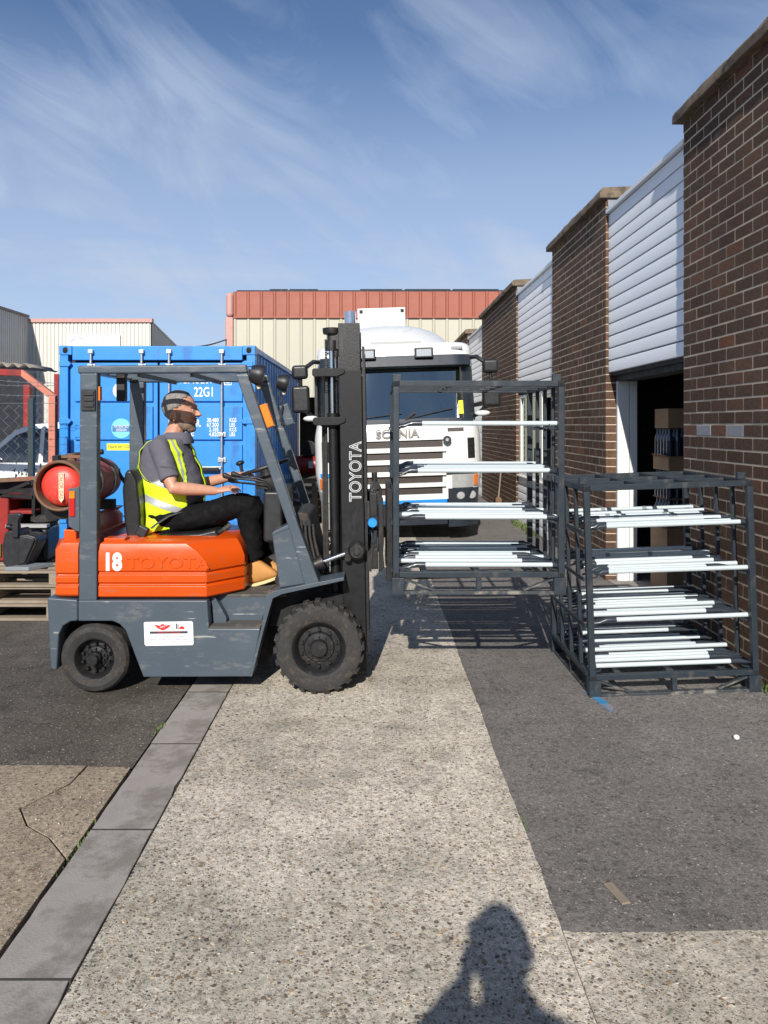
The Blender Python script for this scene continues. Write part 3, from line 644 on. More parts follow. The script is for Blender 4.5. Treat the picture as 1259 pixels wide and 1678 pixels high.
text('TARE', .125, W_, dr, (cxx(318), ty, cz(714.5)), align='RIGHT', sx=.62, bold=.002)
for s_, u_, py in (('30.480', 'KGS', 691.5), ('67.200', 'LBS', 699.2), ('2.185', 'KGS', 707), ('4.820', 'LBS', 714.8)):
    text(s_, .070, W_, dr, (cxx(358.5), ty, cz(py)), align='RIGHT', sx=.78, bold=.001)
    text(u_, .070, W_, dr, (cxx(376), ty, cz(py)), sx=.68, bold=.001)
def disc(x, z, r, y, m, p, n=32, nm='sticker', el=1.0): return MB().prism([(x+r*math.cos(2*math.pi*i/n), z+r*el*math.sin(2*math.pi*i/n)) for i in range(n)], y, y+.002).build(nm, m, p)
disc(cxx(198.5), cz(702), .122, ty-.001, M['cyan'], dl)
MB().box(cxx(184), cxx(214), ty-.0025, ty-.0012, cz(707.5), cz(697)).build('sticker_band', M['blueink'], dl)
text('PATENTED', .048, W_, dl, (cxx(198.8), ty-.004, cz(701)), align='CENTER', sx=.78)
text('DESIGN', .048, W_, dl, (cxx(198.8), ty-.004, cz(706.6)), align='CENTER', sx=.78)
MB().box(cxx(175), cxx(225), ty-.001, ty+.001, cz(738), cz(726.8)).build('sticker', M['yellow'], dl)
text("Prepared with 'LOGISTIK' L", .05, M['blackink'], dl, (cxx(176.5), ty-.0028, cz(734)), sx=.62)
disc(cxx(196), cz(640), .085, ty-.001, W_, dl, el=1.1)
# corrugated sides, roof, rails
for xs, sg_ in ((CX1-.03, 1), (CX0+.03, -1)):
    mb = MB(); us = []; n = int((CY1-CY0-.36)/.278)
    for i in range(n):
        for a, d in ((0, 0), (.25, 0), (.5, -.036), (.75, -.036)): us.append((CY0+.17+(i+a)*.278, d))
    us.append((CY1-.17, 0)); k = len(us)
    mb.v = [(xs+sg_*d, y, CZ0+.13) for y, d in us]+[(xs+sg_*d, y, CZ1-.07) for y, d in us]
    mb.f = [(i, i+1, k+i+1, k+i) for i in range(k-1)]
    mb.build('side_panel', B, ct, angle=15)
    for z0_, z1_ in ((CZ1-.075, CZ1-.01), (CZ0+.01, CZ0+.14)): MB().box(min(xs-.035, xs+.028), max(xs-.035, xs+.028), CY0+.18, CY1-.19, z0_, z1_).build('side_rail', B, ct)
MB().box(CX0+.04, CX1-.04, CY0+.12, CY1-.02, CZ1-.03, CZ1-.012).build('roof', B, ct)
MB().box(CX0+.06, CX1-.06, CY1-.05, CY1-.01, CZ0+.1, CZ1-.05).build('end_wall', B, ct)
for i, xa in enumerate((CX0+.02, CX1-.32)):
    for j, ya in enumerate((CY0+.02, CY1-.35)):
        o = MB().box(xa, xa+.3, ya, ya+.3, -.012, CZ0).build('timber_block', M['wood'], bev=.006)
        tag(o, 'timber block under the %s corner of the container' % (('front left', 'rear left'), ('front right', 'rear right'))[i][j], 'block', 'blocks under the container')
# ================================================================== white truck
TY = 11.2; TX = .416; tk = thing('white_truck', 'white truck facing the camera behind the forklift mast', 'truck', (TX, TY+1, 0))
tz = lambda py: PZ(py, TY); tu = lambda px: PX(px, TY)-TX
tab = [(.20,1.16,.10), (.62,1.20,.03), (1.0,1.255,-.02), (1.55,1.255,0), (1.70,1.23,.03), (1.80,1.21,.08), (2.57,1.20,.26), (2.72,1.20,.29), (2.88,1.195,.33), (2.95,1.17,.38), (2.98,1.12,.48)]
def trow(z):
    z = max(tab[0][0], min(tab[-1][0], z))
    for a, b in zip(tab[:-1], tab[1:]):
        if z <= b[0]:
            t = (z-a[0])/(b[0]-a[0]); return a[1]+(b[1]-a[1])*t, a[2]+(b[2]-a[2])*t
def tfront(u, z, off=0.):
    hw, y = trow(z); rc = .28; e = max(0, abs(u)-(hw-rc)); e = min(e, rc*.995)
    return (TX+u, TY+y+(rc-math.sqrt(max(0, rc*rc-e*e)))+.05*(u/hw)**2-off, z)
def tpatch(us, zs, off, th=.02):           # a shell lying on the cab front
    f = MB().grid(lambda u, z: tfront(u, z, off), us, zs); nu, nz = len(us), len(zs)
    back = [tfront(u, z, off-th) for z in zs for u in us]; o = len(f.v); f.v += back
    per = [i for i in range(nu)]+[j*nu+nu-1 for j in range(1, nz)]+[(nz-1)*nu+i for i in range(nu-2, -1, -1)]+[j*nu for j in range(nz-2, 0, -1)]
    f.f += [(per[i], o+per[i], o+per[(i+1) % len(per)], per[(i+1) % len(per)]) for i in range(len(per))]
    return f
def span(a, b, n): return [a+(b-a)*i/n for i in range(n+1)]
def cabgrid(z0, z1, nz):
    mb = MB(); rows = []
    for z in span(z0, z1, nz):
        hw, _ = trow(z); r_ = [(TX-hw, TY+2.1, z)]+[tfront(hw*math.sin(math.pi/2*t), z) for t in span(-1, 1, 36)]+[(TX+hw, TY+2.1, z)]
        rows.append(r_)
    return mb.loft(rows, caps=False, closed=False)
cabgrid(.60, 1.755, 14).build('cab_lower', M['truckw'], tk, angle=50)
top = cabgrid(2.60, 2.975, 10); hw, _ = trow(2.975)
top.f.append(tuple(len(top.v)-1-i for i in range(39)))
top.build('cab_roof', M['truckw'], tk, angle=50)
MB().box(TX-1.18, TX+1.18, TY+2.05, TY+2.10, .6, 2.95).build('cab_back', M['truckdark'], tk)
for s_ in (-1, 1):
    hwA, _ = trow(1.75); hwB, _ = trow(2.6)
    MB().add([(TX+s_*hwA, TY+.50, 1.75), (TX+s_*hwB, TY+.72, 2.62), (TX+s_*hwB, TY+.80, 2.62), (TX+s_*hwA, TY+.62, 1.75)], [(0,1,2,3)]).build('door_pillar', M['truckdark'], tk)
    MB().add([(TX+s_*hwA, TY+1.6, 1.75), (TX+s_*hwB, TY+1.55, 2.62), (TX+s_*hwB, TY+2.1, 2.62), (TX+s_*hwA, TY+2.1, 1.75)], [(0,1,2,3)]).build('cab_side', M['truckw'], tk)
    MB().add([(TX+s_*(hwA-.01), TY+.62, 1.75), (TX+s_*(hwB-.01), TY+.80, 2.62), (TX+s_*(hwB-.01), TY+1.55, 2.62), (TX+s_*(hwA-.01), TY+1.6, 1.75)], [(0,1,2,3)]).build('side_window', M['glass'], tk)
    # dark windscreen pillars wrapping the corners
    tpatch([s_*v for v in (span(1.0, 1.19, 5) if s_ > 0 else span(1.19, 1.0, 5))], span(1.77, 2.6, 8), .004, .03).build('windscreen_pillar', M['truckdark'], tk)
tpatch(span(-1.01, 1.01, 24), span(1.80, 2.585, 10), .0, .008).build('windscreen', M['glass'], tk)
tpatch(span(-1.15, 1.15, 24), span(1.742, 1.805, 2), .012, .03).build('windscreen_seal', M['truckdark'], tk)
# inside the cab
MB().box(TX-1.1, TX+1.1, TY+.45, TY+.95, 1.3, 1.78).build('dashboard', M['plastic'], tk, bev=.05)
for s_ in (-.55, .55):
    MB().box(TX+s_-.27, TX+s_+.27, TY+1.3, TY+1.5, 1.2, 2.35).build('cab_seat', M['vinyl'], tk, bev=.08)
MB().lathe([(.21,-.015),(.235,0),(.21,.015),(.195,0),(.21,-.015)], (TX+.55, TY+.85, 1.95), 'y', 24).build('steering_wheel', M['plastic'], tk)
# visor
vis = MB(); rows = []
for k, (z, o_) in enumerate(((2.575, .02), (2.60, .17), (2.76, .14), (2.77, .0))):
    rows.append([tfront(u, z if k != 2 else 2.76, o_) for u in span(-1.14, 1.14, 24)])
vis.loft(rows, caps=False, closed=False).build('sun_visor', M['truckdark'], tk, angle=40)
for u in (-.43, .43):
    p = tfront(u, 2.78, .20); l = MB().box(p[0]-.14, p[0]+.14, p[1]-.03, p[1]+.05, 2.71, 2.865).build('spot_lamp', M['plastic'], tk, bev=.015)
    MB().box(p[0]-.11, p[0]+.11, p[1]-.036, p[1]-.028, 2.735, 2.84).build('lens', M['lens'], l)
for u in (-.95, .95):
    p = tfront(u, 2.87, .01); MB().box(p[0]-.09, p[0]+.09, p[1]-.02, p[1]+.05, 2.85, 2.895).build('marker_lamp', M['lens'], tk, bev=.008)
# roof deflector: a rounded shell
df = MB(); rings = []
for t in span(0, 1, 8):
    hwid = .98+.10*t; hh = .06+.44*math.sin(t*math.pi/2)*1.0; y = TY+.78+1.2*t
    rings.append([(TX-.1+hwid*math.cos(math.pi*(1-i/16)), y, 2.955+hh*max(0, math.sin(math.pi*(1-i/16)))**.85) for i in range(17)])
df.loft(rings, caps=False, closed=False); df.f.append(tuple(range(17))); df.build('roof_deflector', M['truckw'], tk, angle=50)
MB().box(TX-.35, TX+.42, TY+.60, TY+.68, 2.975, 3.02).build('roof_vent', M['truckgrey'], tk, bev=.01)
eb = MB().box(-.17, .72, 14.0, 14.5, 1.2, PZ(505,14)).build('equipment_box', M['truckw'], tk, bev=.02)
for xa in (-.13, .63):
    MB().box(xa, xa+.06, 13.985, 14.01, PZ(513,14), PZ(508,14)).build('latch', M['black'], eb)
MB().box(TX-1.1, TX+1.1, TY+2.3, TY+6.5, .75, 1.15).build('chassis_frame', M['black'], tk)
xs_ = MB().cyl((PX(585,13.6), 13.6, 1.0), (PX(585,13.6), 13.6, PZ(510,13.6)), .105, n=20); xs_.build('exhaust_stack', M['steel'], tk)
# grille
for k, z in enumerate((1.43, 1.255, 1.08, .905, .735)):
    uu = .66-.006*k
    tpatch(span(-uu, uu, 12), span(z-.048, z+.055, 2), .006, .02).build('grille_slot', M['grille'], tk)
    tpatch(span(-uu-.05, uu+.05, 12), span(z+.058, z+.118, 3), .045-.01*(k == 0), .05).build('grille_slat', M['truckw'], tk, angle=60)
for s_ in (1, -1):
    us = span(.74, .98, 4) if s_ > 0 else span(-.98, -.74, 4)
    tpatch(us, span(1.60, 1.655, 2), .006, .02).build('bonnet_slot', M['grille'], tk)
    us = span(1.03, 1.14, 4) if s_ > 0 else span(-1.14, -1.03, 4)
    d_ = tpatch(us, span(1.20, 1.50, 4), .012, .03).build('corner_duct', M['hole'], tk)
    for z in (1.30, 1.40): tpatch(us, span(z-.012, z+.012, 1), .022, .02).build('duct_vane', M['plastic'], d_)
    us = span(.78, 1.10, 6) if s_ > 0 else span(-1.10, -.78, 6)
    hl = tpatch(us, span(.765, .965, 4), .02, .04).build('headlight', M['lens'], tk)
    us = span(1.105, 1.185, 3) if s_ > 0 else span(-1.185, -1.105, 3)
    tpatch(us, span(.79, .95, 2), .02, .04).build('indicator', M['amber'], tk)
    us = span(.72, 1.19, 8) if s_ > 0 else span(-1.19, -.72, 8)
    bm2 = tpatch(us, span(.50, .755, 4), .05, .25).build('bumper_corner', M['truckdark'] if s_ > 0 else M['truckgrey'], tk, angle=50)
    tpatch(us, span(.18, .495, 4), .045, .2).build('bumper_skirt', M['truckdark'] if s_ > 0 else M['truckgrey'], tk, angle=50)
    for u in (.90, 1.07):
        p = tfront(s_*u, .65, .05); MB().lathe([(0,-.012),(.05,-.01),(.062,.0),(.07,.03)], (p[0], p[1], p[2]), 'y', 16).build('fog_lamp', M['lens'], bm2)
    us = span(.62, 1.17, 6) if s_ > 0 else span(-1.17, -.62, 6)
    tpatch(us, span(.975, 1.03, 2), .03, .05).build('headlight_trim', M['truckdark'] if s_ > 0 else M['truckblue'], tk)
    # mirrors
    mx0 = TX+s_*1.44
    for z0_, z1_, wd in ((2.46, 2.67, .12), (1.95, 2.36, .135)):
        MB().box(mx0-wd, mx0+wd, TY+.16, TY+.30, z0_, z1_).build('mirror', M['plastic'], tk, bev=.05, seg=3)
    arm = MB().tube([(TX+s_*1.10, TY+.45, 2.72), (TX+s_*1.24, TY+.3, 2.72), (TX+s_*1.40, TY+.24, 2.60)], .035, 8)
    arm.tube([(TX+s_*1.44, TY+.24, 2.5), (TX+s_*1.44, TY+.24, 2.3)], .03, 8); arm.tube([(TX+s_*1.12, TY+.4, 1.80), (TX+s_*1.25, TY+.3, 1.86), (TX+s_*1.40, TY+.24, 2.0)], .035, 8)
    arm.build('mirror_arm', M['plastic'], tk)
    MB().ell((TX+s_*1.30, TY+.27, 1.86), (.12, .06, .045), 12, 8).build('mirror_foot', M['truckw'], tk)
    # wheels
    wx = TX+s_*1.05
    MB().lathe([(.30,-.14),(.46,-.15),(.50,-.11),(.50,.11),(.46,.15),(.30,.14)], (wx, TY+1.35, .50), 'x', 28).build('wheel', M['rubber'], tk)
tpatch(span(-.70, .70, 10), span(.55, .60, 2), .03, .2).build('blue_valance', M['truckblue'], tk)
tpatch(span(-.70, .70, 10), span(.22, .545, 2), .0, .2).build('lower_valance', M['truckdark'], tk)
tk.rotation_euler = (0, R(-1.9), 0); tk.location.z = .015
text('SCANIA', .185, M['letter'], tk, (tu(621.5)+TX, TY-.045, 1.53), ext=.008, sx=.98, bold=.004)
disc(tu(738)+TX, tz(725), .062, TY-.055, M['truckdark'], tk, nm='emblem')
disc(tu(738)+TX, tz(724.5), .028, TY-.058, M['lens'], tk, nm='emblem_device', n=5)
MB().bar((tu(604)+TX, TY+.07, 1.835), (tu(667)+TX, TY+.06, 1.90), .012, .012).bar((tu(672)+TX, TY+.06, 1.80), (tu(752)+TX, TY+.09, 1.955), .012, .012).bar((tu(672)+TX, TY+.06, 1.80), (tu(688)+TX, TY+.05, 1.91), .02, .03).build('wiper', M['plastic'], tk)
p = tfront(.985, 2.0, .003); tpatch(span(.93, 1.0, 2), span(1.86, 2.06, 3), .006, .004).build('permit_sticker', M['yellow'], tk)
# red tank on timber beside the truck
Y_ = 14.0
at_ = thing('air_tank', 'red air tank with motor on a timber stack left of the truck', 'tank', (PX(504,Y_), Y_, PZ(784,Y_)))
MB().lathe([(0,-.34),(.10,-.33),(.17,-.27),(.175,0),(.17,.27),(.10,.33),(0,.34)], (PX(504,Y_), Y_, PZ(762,Y_)), 'x', 20).build('tank', M['darkred'], at_)
MB().box(PX(504,Y_)-.3, PX(504,Y_)-.24, Y_-.1, Y_+.1, PZ(784,Y_), PZ(775,Y_)).box(PX(504,Y_)+.24, PX(504,Y_)+.3, Y_-.1, Y_+.1, PZ(784,Y_), PZ(775,Y_)).build('foot', M['darkred'], at_)
MB().cyl((PX(505,Y_), Y_-.12, PZ(735,Y_)), (PX(505,Y_), Y_+.2, PZ(735,Y_)), .14, n=16).box(PX(498,Y_), PX(515,Y_), Y_-.05, Y_+.15, PZ(748,Y_), PZ(738,Y_)).build('motor', M['black'], at_)
MB().box(PX(507,Y_), PX(515,Y_), Y_-.18, Y_-.172, PZ(766,Y_), PZ(755,Y_)).build('label_plate', M['decal'], at_)
for k in range(5):
    z0_ = -.012+k*.146
    o = thing('pallet', 'weathered pallet %s in the pile under the red tank' % ('at the bottom', 'second from the bottom', 'in the middle', 'second from the top', 'on top')[k], 'pallet', (PX(510,Y_), Y_, z0_), 'pallets under the tank')
    for j in range(5): MB().box(-1.75, -.35, Y_-.5+j*.22, Y_-.40+j*.22, z0_+.122, z0_+.144).build('deck_board', M['wood'], o)
    for x in (-1.70, -1.1, -.5): MB().box(x, x+.1, Y_-.5, Y_+.5, z0_, z0_+.12).build('bearer', M['woody'], o)
# ================================================================== left yard
FY = 8.6
fe = thing('chain_link_fence', 'chain link fence with barbed wire and dark post left of the container', 'fence', (-4.8, FY, 0))
for x in (-3.885, -6.3): MB().box(x-.032, x+.032, FY-.03, FY+.03, -.012, PZ(655,FY)+.02).build('post', M['postgreen'], fe, bev=.005)
mb = MB(); zt_, zb2, p_ = 1.98, .1, .062
nx = int(2.9/p_)
for i in range(nx):
    x = -6.5+i*p_; pts = []; z = zb2; k = 0
    while z < zt_: pts.append((x+(p_ if (k+i) % 2 else 0), FY+(.004 if k % 2 else -.004), z)); z += .058; k += 1
    mb.tube(pts, .0018, 3, caps=False)
mb.tube([(-6.5, FY, 1.98), (-3.6, FY, 1.98)], .003, 4)
mb.build('wire_mesh', M['wire'], fe, kind='stuff')
for z0_, z1_ in ((2.12, 2.08), (2.24, 2.19), (2.36, 2.22)):
    mb = MB(); mb.tube([(-6.5+i*.29, FY, z0_+(z1_-z0_)*i/10-.02*math.sin(i*.9)) for i in range(11)], .0028, 4)
    for i in range(26):
        x = -6.5+i*.112; z = z0_+(z1_-z0_)*(i*.112/2.9)-.02*math.sin((i*.112/.29)*.9)
        mb.tube([(x-.012, FY-.008, z-.014), (x+.012, FY+.008, z+.014)], .002, 3); mb.tube([(x+.012, FY-.008, z-.012), (x-.008, FY+.008, z+.014)], .002, 3)
    mb.build('barbed_wire', M['wire'], fe)
# lean-to shelter
ln_ = thing('lean_to', 'open lean-to shelter with corrugated roof and salmon red frame at left', 'shelter', (-6, 11, 0))
SY = 9.5
for y in (SY,):
    MB().bar((-4.02, y, -.012), (-4.02, y, 2.08), .085, .09, (0,1,0)).build('post', M['redpaint'], ln_, bev=.006)
    MB().bar((-3.99, y-.001, 2.07), (-4.42, y-.001, 2.40), .08, .075).build('brace', M['redpaint'], ln_, bev=.006)
    MB().bar((-4.40, y-.002, 2.385), (-8.6, y-.002, 2.55), .08, .08).build('rafter', M['darkred'], ln_, bev=.006)
MB().box(-5.74, -5.64, 12.41, 12.5, -.012, 2.4).build('post', M['darkred'], ln_)
mb = MB(); xs2 = []
for i in range(200): xs2.append((-8.6+i*.0212, .028*math.sin(i*.0212/.146*2*math.pi)))
k = len(xs2); mb.v = [(x, SY+.20, 2.50-(x+4.4)*.035+d) for x, d in xs2]+[(x, 10.5, 2.50-(x+4.4)*.035+d) for x, d in xs2]; mb.f = [(i, i+1, k+i+1, k+i) for i in range(k-1)]
o = mb.build('roof_sheet', M['roofsheet'], ln_); sm = o.modifiers.new('thick', 'SOLIDIFY'); sm.thickness = .008
MB().box(-9, PX(57, 13.9), 13.9, 13.94, -.012, 2.7).build('back_wall', M['navy'], ln_)  # sun reaches this wall; its darkness is painted shade
MB().box(-8.7, -8.66, SY, 13.9, -.012, 2.6).build('end_wall', M['navy'], ln_)
# white car behind the fence
cr_ = thing('parked_car', 'white car parked behind the chain link fence', 'car', (-5.8, 12.6, -.012))
prof = [(-7.62,.38),(-7.66,.72),(-7.45,.93),(-6.75,1.05),(-6.2,1.13),(-5.62,1.66),(-5.35,1.75),(-4.9,1.79),(-4.35,1.76),(-4.15,1.60),(-4.07,1.15),(-4.06,.42),(-4.4,.33),(-7.3,.30)]
cy0, cy1 = 11.75, 13.5; mb = MB(); rings = []
for y, k in ((cy0+.02, .985), (cy0, 1.), (cy0+.3, 1.), (cy1-.3, 1.), (cy1, 1.), (cy1+.02, .985)):
    rings.append([(-5.85+(x+5.85)*(k if z < 1.15 else k*1.), y+(.13*max(0, (z-1.1)/.69) if y < 12.5 else -.13*max(0, (z-1.1)/.69)), z) for x, z in prof])
mb.loft(rings).build('body', M['carw'], cr_, bev=.02)
def sw(poly, nm, m, off): 
    return MB().add([(x, cy0+.13*max(0, (z-1.1)/.69)-off, z) for x, z in poly]+[(x, cy0+.13*max(0, (z-1.1)/.69)+.01, z) for x, z in poly], [tuple(range(len(poly)))]+[(i, (i+1) % len(poly), len(poly)+(i+1) % len(poly), len(poly)+i) for i in range(len(poly))]).build(nm, m, cr_)
M['carglass'] = mat('dark car glass', (.02, .024, .028), .06, var=.1, coat=1.)
sw([(-6.05,1.16),(-5.58,1.58),(-5.30,1.68),(-5.22,1.68),(-5.22,1.16)], 'side_window', M['carglass'], .004)
sw([(-5.14,1.16),(-5.14,1.68),(-4.72,1.68),(-4.66,1.16)], 'side_window', M['carglass'], .004)
sw([(-4.58,1.16),(-4.62,1.66),(-4.35,1.64),(-4.28,1.2)], 'side_window', M['carglass'], .004)
sw([(-7.5,.62),(-4.12,.62),(-4.12,.70),(-7.5,.70)], 'side_trim', M['plastic'], .012)
for x in (-5.18, -4.60): sw([(x,.5),(x+.012,.5),(x+.012,1.14),(x,1.14)], 'door_gap', M['hole'], .003)
sw([(-5.42,1.02),(-5.25,1.02),(-5.25,1.05),(-5.42,1.05)], 'door_handle', M['plastic'], .02)
MB().box(-6.02, -5.84, cy0-.16, cy0+.02, 1.14, 1.26).build('door_mirror', M['carw'], cr_, bev=.03)
for x in (-6.95, -4.72):
    for y in (cy0+.09, cy1-.09):
        wv = MB().lathe([(.20,-.10),(.31,-.11),(.33,-.07),(.33,.07),(.31,.11),(.20,.10)], (x, y, .32), 'y', 24).build('wheel', M['rubber'], cr_)
        MB().lathe([(0,-.105),(.06,-.11),(.19,-.085),(.205,-.10)], (x, y, .32), 'y', 24).build('wheel_trim', M['galv'], wv)
# hedge bottom / rubble of weeds behind the fence
mb = MB()
for _ in range(900):
    x = random.uniform(-6.2, -3.95); y = random.uniform(8.75, 9.2); z = abs(random.gauss(.5, .35)); a = random.random()*6.28; s_ = random.uniform(.02, .05)
    mb.add([(x, y, z), (x+s_*math.cos(a), y+s_*math.sin(a), z+s_*.6), (x+s_*.2, y, z+s_*1.4)], [(0,1,2)])
o = mb.build('bramble', M['leaf']); tag(o, 'dark bramble growing along the fence foot', 'bramble')
# pallets at far left with machine parts on them
def pallet(x0, x1, y0, y1, z0, label):
    o = thing('pallet', label, 'pallet', ((x0+x1)/2, (y0+y1)/2, z0), 'pallets at left')
    n = 6
    for j in range(n):
        y = y0+(y1-y0-.1)*j/(n-1); MB().box(x0, x1, y, y+.1, z0+.122, z0+.144).build('deck_board', M['wood'], o, bev=.003)
    for x in (x0, (x0+x1)/2-.05, x1-.1): MB().box(x+.001, x+.099, y0+.002, y1-.002, z0+.022, z0+.121).build('bearer', M['woody'], o, bev=.003)
    for y in (y0, (y0+y1)/2-.05, y1-.1): MB().box(x0+.001, x1-.001, y+.001, y+.099, z0, z0+.0215).build('bottom_board', M['wood'], o)
pallet(-4.1, -2.82, 6.75, 7.75, -.012, 'lower weathered pallet at the left edge behind the forklift')
pallet(-4.08, -2.80, 6.80, 7.80, .134, 'middle weathered pallet of the pile at the left edge')
pallet(-4.09, -2.81, 6.78, 7.78, .280, 'top weathered pallet carrying the black machine parts')
PY = 6.88; qx = lambda zx: PX(zx*.131, PY); qz = lambda zy: PZ(780+zy*.131, PY)
fd = thing('mudguard', 'black plastic mudguard with bracket standing on the pallet', 'mudguard', (qx(240), PY, .424))
pl = [(25,900),(60,740),(100,720),(240,700),(250,770),(350,765),(440,790),(465,830),(450,900),(330,1150),(240,1195),(90,1190),(35,1130)]
MB().prism([(qx(a), qz(b)) for a, b in pl][::-1], PY, PY+.22).build('shell', M['plastic'], fd, bev=.035, seg=3)
pl = [(255,800),(340,785),(425,800),(445,835),(320,1120),(225,1150)]
MB().prism([(qx(a), qz(b)) for a, b in pl][::-1], PY-.02, PY+.01).build('raised_panel', M['plastic'], fd, bev=.012)
MB().prism([(qx(a), qz(b)) for a, b in ((110,560),(130,500),(255,490),(290,520),(250,580),(245,800),(170,800),(165,640),(110,640))][::-1], PY-.03, PY+.02).build('bracket', M['plastic'], fd, bev=.01)
MB().cyl((qx(70), PY+.03, qz(670)), (qx(230), PY+.03, qz(670)), .026, n=12).build('pivot', M['plastic'], fd)
fd.location.z += .424-qz(1195)
o = MB().prism([(qx(125), PY-.10), (qx(420), PY-.10), (qx(600), PY+.12), (qx(300), PY+.10)], .426, .46, 'z').build('grey_plank', M['clip'], bev=.004)
o.location.z = .426; tag(o, 'grey slab lying on the pallet below the mudguard', 'slab')
mc = thing('red_machine', 'red machine with black frame standing on the pallets at left', 'machine', (-3.7, 7.3, .424))
my = 7.25; gx = lambda zx: PX(zx*.131, my); gz = lambda zy: PZ(780+zy*.131, my)
MB().box(gx(-330), gx(110), my, my+.35, .424, gz(250)).build('red_body', M['darkred'], mc, bev=.02)
MB().box(gx(-330), gx(420), my+.02, my+.3, gz(480), gz(435)).build('red_beam', M['darkred'], mc, bev=.008)
MB().box(gx(-330), gx(420), my+.04, my+.3, gz(300), gz(270)).build('red_rail', M['darkred'], mc, bev=.008)
MB().box(gx(-330), gx(470), my+.3, my+.42, .424, gz(90)).build('rear_panel', M['hole'], mc)
MB().bar((gx(0), my-.01, gz(230)), (gx(400), my-.01, gz(70)), .03, .03).bar((gx(0), my-.01, gz(235)), (gx(430), my-.01, gz(265)), .03, .03).bar((gx(395), my-.01, gz(60)), (gx(450), my-.01, gz(130)), .03, .03).bar((gx(440), my-.01, gz(110)), (gx(430), my-.01, gz(480)), .03, .03).build('frame', M['black'], mc)
MB().bar((gx(-300), my+.2, gz(80)), (gx(520), my+.2, gz(35)), .06, .04).build('top_pipe', M['rust'], mc)
MB().box(gx(105), gx(620), my-.06, my+.02, gz(640), gz(598)).build('white_rail', M['truckgrey'], mc, bev=.004)
MB().box(gx(300), gx(620), my-.05, my+.25, .426, gz(650)).build('lower_case', M['plastic'], mc, bev=.03)
MB().lathe([(0,0),(.10,.0),(.13,.02),(.13,.06),(.10,.08),(0,.08)], (gx(500), my+.12, gz(600)), 'z', 24).build('roller', M['rubber'], mc)
MB().cyl((gx(560), my+.16, gz(520)), (gx(560), my+.16, gz(180)), .11, n=18).build('drum', M['plastic'], mc)
MB().box(gx(-40), gx(25), my-.02, my+.01, gz(1010), gz(850)).build('green_panel', M['leaf'], mc)
# ================================================================== forklift
YN, YF = 4.863, 5.93; YC = (YN+YF)/2
nx_ = lambda px: PX(px, YN); nz_ = lambda py: PZ(py, YN)
def npoly(pts): return [(nx_(a), nz_(b)) for a, b in pts][::-1]
fk = thing('forklift', 'orange and grey forklift truck lifting a rack of poles', 'forklift', (nx_(340), YC, 0))
G, O, K = M['greyp'], M['orange'], M['black']
def both(poly, d, name, m, bev=.006, y0=YN):
    p = npoly(poly); a = MB().prism(p, y0, y0+d).build(name, m, fk, bev=bev); MB().prism(p, YN+YF-y0-d, YN+YF-y0).build(name, m, fk, bev=bev); return a
# chassis
cs = both([(128,984),(340,984),(343,1030),(427,1030),(411,1109),(235,1110),(222,1076),(213,1052),(206,1034),(196,1023),(184,1018),(128,1018)], .10, 'chassis_side', G, .008)
cw = both([(77,979),(127.4,983),(127.4,1018),(116,1019),(104,1026),(97,1040),(93,1099),(83,1097),(79,1030)], .12, 'tail_side', G, .012)
MB().box(nx_(77), nx_(92), YN+.121, YF-.121, nz_(1097), nz_(980)).build('tail_centre', G, fk, bev=.02)
MB().box(nx_(92), nx_(345), YN+.24, YF-.24, nz_(1100), nz_(984)).build('inner_frame', M['hole'], fk)  # solid box, its black paints the shade behind the wheel arches
MB().box(nx_(345), nx_(430), YN+.24, YF-.24, nz_(1109), .588).build('inner_frame', M['hole'], fk)
sp5 = [(PX(a,5.033), PZ(b,5.033)) for a, b in ((336,974.5),(441,974.5),(427,1024),(336,1024))][::-1]
MB().prism(sp5, YN+.17, YN+.25).build('step_wall', G, fk, bev=.004); MB().prism(sp5, YF-.25, YF-.17).build('step_wall', G, fk, bev=.004)
MB().prism(npoly([(340.3,984),(347,984),(366,1018),(366,1029),(343.3,1029)]), YN+.101, YN+.169).build('step_gusset', G, fk, bev=.004)
both([(343.5,1027),(427,1027),(426,1029.8),(343.5,1029.8)], .168, 'step_tread', M['mat'], .002, YN+.001)
both([(437,974),(456,967),(564,946),(564,951.5),(462,974),(447,981),(433,1030),(413,1109),(408.5,1109),(428,1029)], .20, 'front_mudguard', G, .003, YN+.002)
MB().box(PX(338,5.033), PX(470,5.033), YN+.165, YF-.165, .590, .608).build('floor_plate', M['mat'], fk, bev=.003)
MB().box(nx_(436), nx_(560), YN+.21, YF-.21, nz_(1040), .605).build('front_frame', M['hole'], fk)
MB().cyl((nx_(522), YN+.2, .29), (nx_(522), YF-.2, .29), .10, n=16).build('drive_axle', M['greasy'], fk)
MB().cyl((nx_(152), YN+.18, .215), (nx_(152), YF-.18, .215), .05, n=12).build('steer_axle', M['greasy'], fk)
# engine hood: stacked plan outlines with two pressed grooves
def plan(xr, xa, xf, ins, cut=.24, z=0): return [(xr, YN+.012+ins, z), (xa, YN+.012+ins, z), (xf, YN+cut+ins, z), (xf, YF-cut-ins, z), (xa, YF-.012-ins, z), (xr, YF-.012-ins, z)]
rows = []
for py, i in ((981.5,.02),(978,0),(961.5,0),(959.5,.014),(957.5,.014),(955,0),(942.5,0),(940.5,.014),(938.5,.014),(936,0),(921,0)):
    rows.append(plan(nx_(160), nx_(338)-i*.5, nx_(391)-i*.5, i, z=nz_(py)))
rows.append(plan(nx_(160), nx_(322), nx_(385), .004, z=nz_(905))); rows.append(plan(nx_(161), nx_(303), nx_(377), .022, z=nz_(892)))
rows.append(plan(nx_(166), nx_(298), nx_(370), .05, z=nz_(888.5)))
hd = MB().loft([r[::-1] for r in rows][::-1]).build('engine_hood', O, fk, bev=.010, seg=3)
